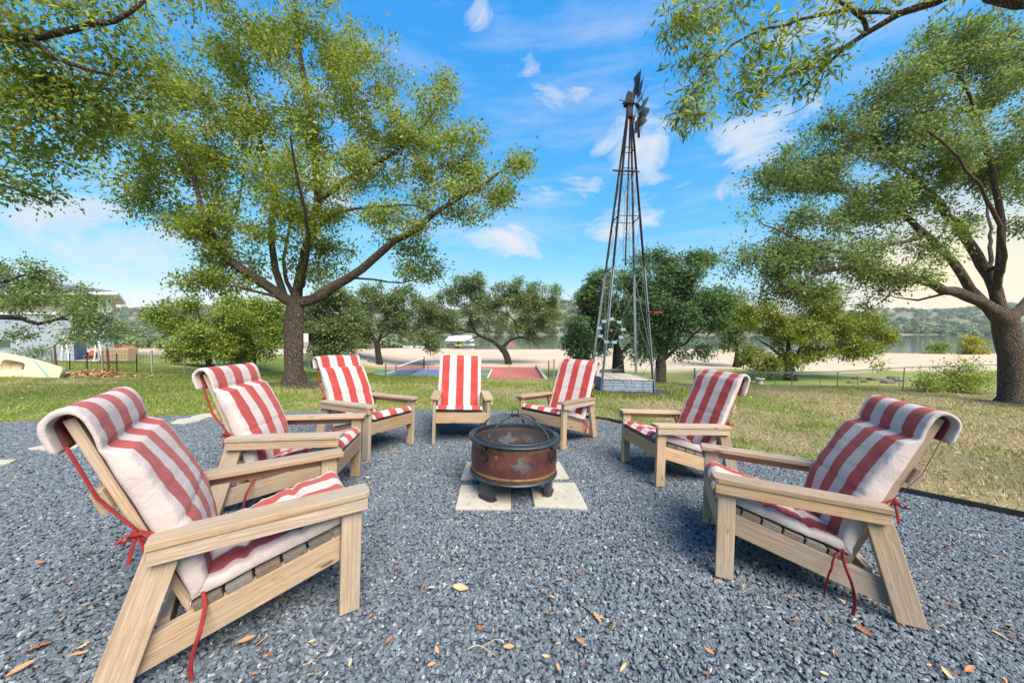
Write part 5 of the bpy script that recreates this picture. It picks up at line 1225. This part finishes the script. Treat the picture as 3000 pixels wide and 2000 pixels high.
mb = MB(); ex0, ex1 = gx0-.5, hz(345,858,HD-.7).x; V = [hm(ex0,HD-.7,z_ev),hm(ex1,HD-.7,z_ev),hm(ex1*30/21.3*.98,HD+8,z_ev),hm(ex0-3,HD+8,z_ev),hm(ex0-3,HD+3.6,z_ev+1.05),hm(ex1*25.6/21.3-4.2,HD+3.6,z_ev+1.05)]
V2 = [(a, b, c-.16) for a, b, c in V[:4]]
mb.add(V, [(0,1,5,4),(1,2,5),(2,3,4,5),(3,0,4)]); rf = part('roof', mb, MAT['roof'], house)
mb = MB(); mb.prism([v_[:2] for v_ in V[:4]], hm(0,0,z_ev-.17)[2], hm(0,0,z_ev-.004)[2]); part('fascia', mb, MAT['white'], rf)
# things on the patio
def simple(name, label, cat, loc, build):
    r_ = empty(name, loc, label, cat)
    build(r_); return r_
pz = gz(gx1,HD)+.10
def b_box(r_):
    for k in range(6):
        mb = MB(); mb.box((-.9,-.3,.02+k*.13),(.9,-.262,.135+k*.13)); part('plank', mb, MAT['wood'], r_, .004)
    for s in (-1,1):
        mb = MB(); mb.box((s*.9-.03 if s > 0 else -.9, -.26,.02),(s*.9 if s > 0 else -.87,.3,.8)); part('end_panel', mb, MAT['wood'], r_, .004)
    mb = MB(); mb.box((-.86,.27,.02),(.86,.3,.8)); part('back_panel', mb, MAT['wood'], r_)
simple('storage_bench', 'long tan plank box on the patio right of the house pillar', 'bench', Vector((hz(345,1060).x+.2, HD-.1, pz)), b_box)
def b_orange(r_):
    om = M_noise('orange_plastic', (.42,.10,.035), (.5,.13,.05), 5)
    for k in range(4):
        mb = MB(); mb.bar((-.25 if k%2==0 else .25, -.25 if k<2 else .25, 0),(-.2 if k%2==0 else .2, -.2 if k<2 else .2,.45),.05); part('leg', mb, om, r_)
    mb = MB(); mb.box((-.3,-.3,.45),(.3,.3,.5)); part('seat', mb, om, r_, .01)
    mb = MB(); mb.bar((0,.28,.5),(0,.42,1.05),.55,.05,up=(0,-1,0)); part('backrest', mb, om, r_, .01)
simple('patio_chair', 'orange chair in the shade of the patio left of the pillar', 'chair', T(hz(226,1055).x, HD+.6, pz) @ Matrix.Scale(.58, 4), b_orange)
def b_tarp(r_):
    mb = MB(); mb.prism([(-.75,0),(.75,0),(.75,.66),(.55,.85),(-.55,.88),(-.75,.62)], -.4, .4, Matrix(((1,0,0,0),(0,0,-1,0),(0,1,0,0),(0,0,0,1)))); part('cover', mb, M_noise('orange_tarp', (.45,.13,.06), (.52,.17,.09), 4), r_, .05)
    mb = MB(); mb.box((-.72,-.44,.0),(.72,-.41,.42)); part('plank_front', mb, MAT['wood'], r_)
simple('covered_crate', 'orange covered crate beside the house pillar', 'crate', Vector((hz(268,1055).x, HD+1.6, pz)), b_tarp)
def b_frame(r_):
    for (a, b) in (((-.9,0,0),(-.65,0,1.75)),((-.4,0,0),(-.65,0,1.75)),((.9,.5,0),(.65,.5,1.75)),((.4,.5,0),(.65,.5,1.75))):
        mb = MB(); mb.tube([a,b], .035, 8); part('leg', mb, MAT['white'], r_)
    mb = MB(); mb.tube([(-.65,0,1.75),(.65,.5,1.75)], .035, 8); part('top_bar', mb, MAT['white'], r_)
simple('swing_frame', 'white tubular swing frame standing by the house patio', 'swing', Vector((hz(225,1075,20).x, 20.0, gz(hz(225,1075,20).x, 20))), b_frame)
# leaf pile
rngl = np.random.default_rng(3)
def leaf_np(n, cen, L=(.05,.09), W=(.02,.04), flat=.35, seed=0):
    r_ = np.random.default_rng(seed); d = r_.normal(size=(n,3)); d[:,2] *= flat; d /= np.linalg.norm(d,axis=1)[:,None]
    nr = r_.normal(size=(n,3))*flat; nr[:,2] += 1; s_ = np.cross(d, nr); s_ /= np.linalg.norm(s_,axis=1)[:,None]; nr = np.cross(s_, d)
    l = r_.uniform(*L, n)[:,None]; w_ = r_.uniform(*W, n)[:,None]; c = r_.uniform(.1,.5,n)[:,None]
    V = np.stack([cen-d*l/2, cen+s_*w_/2+nr*w_*c, cen+d*l/2+nr*w_*.3, cen-s_*w_/2+nr*w_*c],1).reshape(-1,3); return V, np.arange(4*n).reshape(n,4)
n = 800; c0 = ypx(262, 1103); uu = rngl.normal(0,1,(n,2)); px_ = c0.x + uu[:,0]*.55; py_ = c0.y + .1 + uu[:,1]*.2
cz_ = np.array([yard_z(a, b) for a, b in zip(px_, py_)]) + .02 + .16*np.exp(-(uu**2).sum(1)/1.6)*rngl.random(n)
V, Fq_ = leaf_np(n, np.stack([px_, py_, cz_],1), (.06,.11), (.03,.055), .5, 2)
tag(ob('leaf_pile', mesh_np('leaf_pile', V, Fq_, False, MAT['dry_leaf'])), 'raked pile of dry brown leaves by the wire fence', 'leaf pile', None, 'stuff')

# ---------------------------------------------------------------- boat hull lying on its side at the left edge
bp = ypx(182, 1108); BM = YM @ T(bp.x, bp.y-.05, 0)
boat = empty('boat_hull', BM, 'cream dinghy hull with turquoise stripes lying on its side at left', 'boat')
MAT['cream'] = M_noise('cream_gelcoat', (.55,.455,.32), (.62,.525,.39), 2, .35, .05, 20, .003)
MAT['cream_in'] = M_noise('cream_well', (.52,.42,.28), (.60,.50,.35), 3, .5)
MAT['teal'] = M_noise('turquoise_stripe', (.16,.40,.38), (.22,.47,.45), 4, .4)
top = [(0,.02),(.012,.18),(-.02,.27),(-.45,.385),(-.9,.49),(-1.5,.585),(-2.2,.62),(-3.0,.60),(-3.6,.54),(-3.75,.45),(-3.75,.10),(-3.6,.0),(-2.5,-.01),(-1.0,0)]
well = [(-.98+.0,.14),(-1.42,.12),(-1.50,.17),(-1.51,.34),(-1.46,.41),(-1.35,.42),(-.98,.37),(-.90,.31),(-.90,.19)]
cu = bpy.data.curves.new('deck', 'CURVE'); cu.dimensions = '2D'; cu.fill_mode = 'BOTH'; cu.extrude = .012; cu.bevel_depth = .006
for poly in (top, well):
    sp_ = cu.splines.new('POLY'); sp_.points.add(len(poly)-1); sp_.use_cyclic_u = True
    for p_, (a, b) in zip(sp_.points, poly): p_.co = (a, b, 0, 1)
co_ = bpy.data.objects.new('tmp', cu); C.objects.link(co_); dg = bpy.context.evaluated_depsgraph_get(); me = bpy.data.meshes.new_from_object(co_.evaluated_get(dg)); bpy.data.objects.remove(co_)
me.name = 'deck'; me.materials.clear(); me.materials.append(MAT['cream'])
STAND = Matrix(((1,0,0,0),(0,.17,-.985,0),(0,.985,.17,0),(0,0,0,1)))           # deck leans back a little, facing the camera
ob('deck', me, boat, STAND)
mb = MB(); nT = len(top); rings_ = [(0,1.0),(-.10,.97),(-.20,.86),(-.27,.6),(-.30,.25)]; cx_, cy_ = -1.9, .3; V = []
for dz_, f in rings_: V += [(cx_+(a-cx_)*(.5+.5*f), cy_+(b-cy_)*f, dz_) for a, b in top]
Fs = [(r_*nT+k, r_*nT+(k+1)%nT, (r_+1)*nT+(k+1)%nT, (r_+1)*nT+k) for r_ in range(4) for k in range(nT)]; mb.add(V, Fs, True); part('hull', mb, MAT['cream'], boat, 0, STAND)
mb = MB(); nW = len(well); V = [(a,b,0) for a,b in well]+[(-1.2+(a+1.2)*.9, .27+(b-.27)*.88, -.16) for a,b in well]
mb.add(V, [(k,(k+1)%nW,nW+(k+1)%nW,nW+k) for k in range(nW)], True); mb.add(V[nW:], [tuple(range(nW))]); part('cockpit_well', mb, MAT['cream_in'], boat, 0, STAND)
mb = MB(); mb.box((-1.02,.19,-.14),(-.965,.34,-.02)); part('footrest', mb, MAT['wood_dark'], boat, .01, STAND)
for (a0, a1, w_) in ((-.77,-.29,.045),(-.70,-.235,.020)):
    mb = MB(); mb.prism([(a0,.455 if w_ > .03 else .435),(a1,.03),(a1+w_,.03),(a0+w_,.44 if w_ > .03 else .425)], .0185, .0215); part('stripe', mb, MAT['teal'], boat, 0, STAND)
mb = MB(); mb.tube([(-1.75,.31,.02),(-1.62,.30,.035),(-1.50,.285,.03),(-1.40,.28,.0)], .006, 6); part('rope', mb, MAT['greywood'], boat, 0, STAND)

# ---------------------------------------------------------------- lake shore: boat house, boats, umbrella, table
LZ = -2.6
bh0 = at(1310,1018,80); bx = bh0.x; bw = (at(1385,1018,80).x-bx)
bhz = lambda v: at(1340, v, 80).z
dock = empty('boat_dock', Vector((bx, 80, LZ)), 'covered boat dock with white roof on the lake shore', 'boat dock')
mb = MB(); mb.add([(-.2,-1,bhz(995)-LZ),(bw+.3,-1,bhz(995)-LZ),(bw*.9,2.5,bhz(983)-LZ),(.2,2.5,bhz(983)-LZ),(bw*.9,5,bhz(990)-LZ),(.2,5,bhz(990)-LZ)], [(0,1,2,3),(3,2,4,5)]); mb.box((-.2,-1.02,bhz(997)-LZ-.1),(bw+.3,-.98,bhz(995)-LZ)); part('roof', mb, MAT['white'], dock)
for k in range(4):
    mb = MB(); x = .1+k*(bw-.2)/3; mb.bar((x,-.8,0),(x,-.8,bhz(995)-LZ), .14); mb.bar((x,4.5,0),(x,4.5,bhz(992)-LZ), .14); part('post', mb, MAT['greywood'], dock)
mb = MB(); mb.box((-.3,-1.4,.05),(bw+.5,5,.25)); part('deck', mb, MAT['greywood'], dock)
def hull_boat(name, label, loc, L, W_, H_, mat, cab=None, rz=0, group='boats at the lake shore'):
    r_ = empty(name, upright(*loc, rz), label, 'boat', group); mb = MB(); V = []; n_ = 9
    for i in range(n_):
        f = i/(n_-1); w_ = W_/2*(1 - max(0,(f-.55)/.45)**2.2*.97); s_ = .12*H_*f*f
        V += [(f*L-L/2,-w_,H_+s_),(f*L-L/2,-w_*.7,.05),(f*L-L/2,w_*.7,.05),(f*L-L/2,w_,H_+s_)]
    mb.add(V, [(i*4+k, (i+1)*4+k, (i+1)*4+k+1, i*4+k+1) for i in range(n_-1) for k in range(3)] + [(0,1,2,3)]); part('hull', mb, mat, r_)
    mb = MB(); mb.add([V[i*4] for i in range(n_)]+[V[i*4+3] for i in range(n_)], [(i,i+1,n_+i+1,n_+i) for i in range(n_-1)]); part('deck', mb, mat, r_, 0, T(0,0,-.05))
    mb = MB(); mb.prism([(-L*.15,H_),(L*.15,H_),(L*.08,H_+.5),(-L*.1,H_+.5)], -W_*.3, W_*.3, Matrix(((1,0,0,0),(0,0,-1,0),(0,1,0,0),(0,0,0,1)))); part('windscreen', mb, cab or MAT['glass'], r_); return r_
hull_boat('motor_boat', 'white motor boat under the dock roof', (bx+bw*.86, 79.2, LZ+.28), 2.4, 1.1, .42, MAT['white'])
hull_boat('motor_boat', 'grey blue motor boat at the left of the dock', (bx+bw*.2, 79.0, LZ+.28), 2.2, 1.0, .40, MAT['steel'])
hull_boat('jet_ski', 'yellow jet ski in the middle of the dock', (bx+bw*.5, 77.9, LZ+.28), 1.5, .6, .34, M_noise('yellow_paint',(.65,.50,.04),(.75,.6,.08)), MAT['blackmetal'])
for u, lab in ((1195,'white boat drawn up on the shore at the far left'),(1232,'white boat on the shore between its neighbour and the dock'),(1258,'small white boat nearest the dock on its left')):
    p_ = at(u, 1020, 78); hull_boat('motor_boat', lab, (p_.x, 78, gz(p_.x,78)+.02), 2.2, 1.0, .40, MAT['white'], None, .3)
up_ = at(1497, 1019, 72); um = empty('beach_umbrella', Vector((up_.x, 72, gz(up_.x,72))), 'tilted red umbrella on the sand at the lake edge', 'umbrella')
mb = MB(); mb.tube([(0,0,0),(.05,0,1.1)], .03, 6); part('pole', mb, MAT['steel'], um)
mb = MB(); mb.lathe([(.85,-.0),(.6,.2),(.3,.32),(.0001,.38)], 10, smooth=False); part('canopy', mb, M_noise('red_canvas',(.62,.05,.05),(.7,.08,.07)), um, 0, T(.05,0,.85) @ Matrix.Rotation(.45,4,'Y'))
bc_ = at(1508, 1019, 71); bch = empty('beach_chair', Vector((bc_.x, 71, gz(bc_.x,71))), 'small folding chair under the red umbrella', 'chair')
mb = MB(); mb.bar((-.3,0,.3),(.3,0,.32),.5,.03,up=(0,0,1)); part('seat', mb, MAT['court_red'], bch); mb = MB(); mb.bar((.25,0,.3),(.5,0,.85),.5,.03,up=(-1,0,0)); part('backrest', mb, MAT['court_red'], bch)
mb = MB(); [mb.bar((s*.28,t_*.22,0),(s*.28,t_*.22,.3),.03) for s in (-1,1) for t_ in (-1,1)]; part('frame', mb, MAT['steel'], bch)
def picnic(label, u, v, d, rz):
    p_ = at(u, v, d); r_ = empty('picnic_table', upright(p_.x, d, gz(p_.x, d), rz), label, 'table', 'picnic tables')
    for k in range(5):
        mb = MB(); mb.box((-.9,-.36+k*.147,.72),(.9,-.225+k*.147,.76)); part('top_plank', mb, MAT['greywood'], r_)
    for s in (-1,1):
        mb = MB(); mb.box((-.9,s*.72-.13,.43),(.9,s*.72+.13,.47)); part('seat_plank', mb, MAT['greywood'], r_)
    for s in (-1,1):
        for q_ in (-1,1):
            mb = MB(); mb.bar((s*.65,q_*.7,0),(s*.65,q_*.25,.74),.08); part('leg', mb, MAT['greywood'], r_)
        mb = MB(); mb.bar((s*.65,-.75,.42),(s*.65,.75,.42),.07); part('cross_bar', mb, MAT['greywood'], r_)
picnic('grey picnic table under the dark oak behind the windmill', 1778, 1088, 21.5, .3)
picnic('far grey picnic table on the sand beside the rounded oak', 1095, 1036, 44, .1)
pp = at(2225, 1110, 19); pl_ = empty('stone_planter', T(pp.x, 19, gz(pp.x,19)) @ Matrix.Scale(.6, 4), 'round grey stone planter with sprigs beyond the chain link fence', 'planter')
mb = MB(); mb.lathe([(.0001,0),(.30,0),(.27,.1),(.24,.35),(.40,.45),(.42,.52),(.36,.52),(.0001,.48)], 20); part('bowl', mb, MAT['concrete'], pl_)
for s in (-1,1):
    V, Fq_ = leaf_np(50, np.random.default_rng(8+s).normal(0,.06,(50,3))*np.array((1,1,1.8))+np.array((s*.3,0,.64)), (.08,.14), (.03,.05), 1.0, 5); ob('sprig', mesh_np('sprig', V, Fq_, False, MAT['leaf_live']), pl_)
# fallen logs / rocks on the slope at right
rr2_ = random.Random(4)
def rock(label, u, v, d, sx, sy, sz, seed, mat, name='rock', cat='rock', group='rocks and rubble beyond the fence'):
    bm = bmesh.new(); bmesh.ops.create_icosphere(bm, subdivisions=2, radius=1)
    for v_ in bm.verts: v_.co *= 1 + .35*mnoise.noise(v_.co*1.3 + Vector((seed*3.3,0,0)))
    for v_ in bm.verts: v_.co = Vector((v_.co.x*sx, v_.co.y*sy, v_.co.z*sz))
    me = bpy.data.meshes.new(name); bm.to_mesh(me); bm.free(); me.materials.append(mat); p_ = at(u, v, d)
    return tag(ob(name, me, None, T(p_.x, d, gz(p_.x,d)+sz*.3)), label, cat, group)
MAT['rubble'] = M_noise('brown_rubble', (.10,.08,.065), (.19,.155,.13), 4, .95, .6, 20, .03)
for k in range(9): rock('brown rubble lump on the grass slope beyond the chain link fence', 2500+k*17+rr2_.uniform(-8,8), 1105, 19.5+rr2_.uniform(-.8,1.2), rr2_.uniform(.15,.36), rr2_.uniform(.15,.3), rr2_.uniform(.08,.15), k, MAT['rubble'])

# ---------------------------------------------------------------- lawn grass, leaves and twigs
rg = np.random.default_rng(17)
n = 330000; gx = rg.uniform(-16.5, 16.5, n); gy = 3.0 + (13.6-3.0)*rg.random(n)**.85
jx = .10*np.sin(gx*9.1+gy*4)+.07*np.sin(gx*23)+rg.normal(0,.05,n); jr = gx > .8
keep = (np.abs(gx) < gy*1.62+.6) & ~in_poly(gx, gy + np.where(jr, 0, jx), PATIO)
gx, gy = gx[keep], gy[keep]
zz_ = _p.z - (_n.x*(gx-_p.x)+_n.y*(gy-_p.y))/_n.z; zt_ = terrain(gx, gy)
n = len(gx); h = rg.uniform(.018,.052,n)*(1+.5*np.sin(gx*1.7)*np.sin(gy*2.1+1))*np.where(np.sin(gx*5.3+1)*np.sin(gy*6.1)+.6*np.sin(gx*13)*np.sin(gy*11+2) > .85, 1.9, 1); a = rg.random(n)*2*PI; w_ = rg.uniform(.003,.007,n); ln = rg.normal(0,.035,(n,2))
b0 = np.stack([gx-np.cos(a)*w_, gy-np.sin(a)*w_, zt_-.003],1); b1_ = np.stack([gx+np.cos(a)*w_, gy+np.sin(a)*w_, zt_-.003],1); tp = np.stack([gx+ln[:,0], gy+ln[:,1], zt_+h],1)
V = np.stack([b0,b1_,tp],1).reshape(-1,3)
tag(ob('lawn_grass', mesh_np('lawn_grass', V, np.arange(3*n).reshape(n,3), False, MAT['grass'])), 'patchy green and straw coloured lawn grass', 'grass', None, 'stuff')
# weeds round the windmill bed
n = 2600; ang = rg.random(n)*2*PI; rr_ = rg.normal(1.0,.16,n); wx_ = wyard.x+.05+1.75*rr_*np.cos(ang); wy_ = wyard.y-.35+1.25*rr_*np.sin(ang)
V = []
b_ = np.array([tuple(Y(a, b, 0)) for a, b in zip(wx_, wy_)]); h = rg.uniform(.04,.16,n); ln = rg.normal(0,.05,(n,2)); a = rg.random(n)*2*PI; w_ = .012
V = np.stack([b_+np.stack([-np.cos(a)*w_,-np.sin(a)*w_,0*a],1), b_+np.stack([np.cos(a)*w_,np.sin(a)*w_,0*a],1), b_+np.stack([ln[:,0],ln[:,1],h],1)],1).reshape(-1,3)
tag(ob('bed_weeds', mesh_np('bed_weeds', V, np.arange(3*n).reshape(n,3), False, MAT['leaf_lime'])), 'bright weeds sprouting round the windmill bed', 'weeds', None, 'stuff')
# leaf litter on the lawn (uncountable) and single leaves on the gravel
n = 5200; lx = rg.uniform(-13, 13, n); ly = rg.uniform(2.6, 11, n); kp = ~in_poly(lx, ly, PATIO) & (rg.random(n) < np.clip(.25+.12*lx, .12, 1)*np.clip(1.6-ly*.11,.15,1)); lx, ly = lx[kp], ly[kp]
V, Fq_ = leaf_np(len(lx), np.stack([lx, ly, terrain(lx, ly)+.022],1), (.03,.075), (.015,.035), .35, 6)
tag(ob('lawn_leaf_litter', mesh_np('lawn_leaf_litter', V, Fq_, False, MAT['dry_leaf'])), 'brown fallen leaves scattered over the lawn', 'leaf litter', None, 'stuff')
n = 2600; lx = rg.uniform(-6, 5, n); ly = .9+5.5*rg.random(n); kp = in_poly(lx, ly, VIS); lx, ly = lx[kp], ly[kp]
gp = np.array([tuple(Y(a, b, .004)) for a, b in zip(lx, ly)]); V, Fq_ = leaf_np(len(lx), gp, (.010,.028), (.004,.011), .5, 9)
tag(ob('leaf_crumbs', mesh_np('leaf_crumbs', V, Fq_, False, MAT['dry_leaf'])), 'crumbs of dry leaf among the gravel', 'leaf litter', None, 'stuff')
def dead_leaf(kind, seed):
    r_ = random.Random(seed)
    if kind == 'oval': out = [(0,0),(.12,.10),(.3,.17),(.5,.19),(.7,.15),(.88,.07),(1,0)]
    elif kind == 'lobed': out = [(0,0),(.10,.03),(.2,.16),(.28,.09),(.42,.30),(.52,.13),(.66,.27),(.76,.12),(.9,.12),(1,0)]
    else: out = [(0,0),(.1,.05),(.25,.10),(.5,.12),(.75,.09),(1,0)]
    c1, c2 = r_.uniform(.15,.5), r_.uniform(-.5,.9); V = []; Fs = []
    for i, (x, w_) in enumerate(out):
        z = c1*(x-.5)**2*.8; b = c2
        V += [(x-.5, w_, z+abs(w_)*b), (x-.5, 0, z), (x-.5, -w_*r_.uniform(.85,1.1), z+abs(w_)*b*.8)]
    for i in range(len(out)-1): Fs += [(i*3,i*3+1,i*3+4,i*3+3),(i*3+1,i*3+2,i*3+5,i*3+4)]
    mb = MB(); mb.add(V, Fs, True); mb.tube([(-.5,0,c1*.2),(-.66,.03,c1*.2+.02)], .012, 4); return mb.mesh('fallen_leaf', MAT['dry_leaf'])
LV = [dead_leaf(k, s) for s, k in enumerate(('oval','lobed','slim','oval','lobed','slim','oval'))]
rl = random.Random(23); cnt_ = 0
known = [(1350,1722,.085),(725,1875,.07),(768,1880,.06),(2180,1718,.055),(2280,1640,.05),(1560,1655,.045),(1750,1810,.06),(1795,1832,.06),(1700,1880,.05),(1490,1895,.05),(1970,1640,.05),(600,1700,.05),(110,1900,.07),(60,1960,.07),(230,1915,.05),(1640,1700,.045),(2530,1845,.06),(2600,1530,.04),(2780,1770,.05),(2840,1960,.07),(1240,1720,.05),(1340,1715,.05),(1870,1620,.045)]
spots_ = [(u, v, s) for u, v, s in known]
while len(spots_) < 135:
    u = rl.uniform(0, 3000); v = 1330 + 670*rl.random()**.8; spots_.append((u, v, rl.uniform(.022,.048)))
for (u, v, s_) in spots_:
    p_ = ypx(u, v, .006)
    if not in_poly(np.array([p_.x]), np.array([p_.y]), VIS)[0] or (p_.x-FP.x)**2+(p_.y-FP.y)**2 < .36: continue
    m = YM @ T(p_.x, p_.y, .008) @ RZ(rl.uniform(0,6.28)) @ Matrix.Rotation(rl.gauss(0,.3),4,'X') @ Matrix.Rotation(rl.gauss(0,.22),4,'Y') @ Matrix.Scale(s_*1.05, 4)
    tag(ob('fallen_leaf', LV[rl.randrange(7)], None, m), 'dry brown fallen leaf lying on the slate gravel', 'leaf', 'fallen leaves on the gravel')
MAT['twig'] = M_noise('dry_twig', (.30,.23,.15), (.42,.34,.24), 20, .9, .2, 60)
for (u, v, ln_, lab) in ((2480,1690,.22,'thin dry twig under the nearest right chair'),(2870,1555,.20,'forked pale twig on the gravel at far right'),(1410,1905,.12,'short dry twig near the bottom middle of the gravel'),(1160,1325,.30,'long dry twig under the third chair from the left'),(1340,1385,.16,'dry twig left of the fire pit pavers')):
    p_ = ypx(u, v, .012); mb = MB(); a = rl.uniform(-.5,.5); pts = [(ln_*(f-.5), .02*math.sin(f*4+a), .004*math.sin(f*6)+.004) for f in np.linspace(0,1,7)]; mb.tube(pts, .0028, 5); mb.tube([pts[3], (pts[3][0]+.05, .05, .012), (pts[3][0]+.08, .055, .008)], .002, 5)
    tag(part('twig', mb, MAT['twig'], None, 0, YM @ T(p_.x, p_.y, .010) @ RZ(a)), lab, 'twig', 'twigs on the gravel')

# ---------------------------------------------------------------- thin haze over the lake and hills
mh = bpy.data.materials.new('thin_haze'); mh.use_nodes = True; hn = mh.node_tree.nodes; hn.remove(hn['Principled BSDF'])
pv = hn.new('ShaderNodeVolumePrincipled'); pv.inputs['Color'].default_value = (.82,.88,.95,1); pv.inputs['Density'].default_value = 0.0003; pv.inputs['Anisotropy'].default_value = 0.2
mh.node_tree.links.new(pv.outputs[0], hn['Material Output'].inputs['Volume'])
mb = MB(); mb.box((-960,-430,-9),(960,860,62)); tag(part('haze', mb, mh, None), None, None, None, 'stuff')
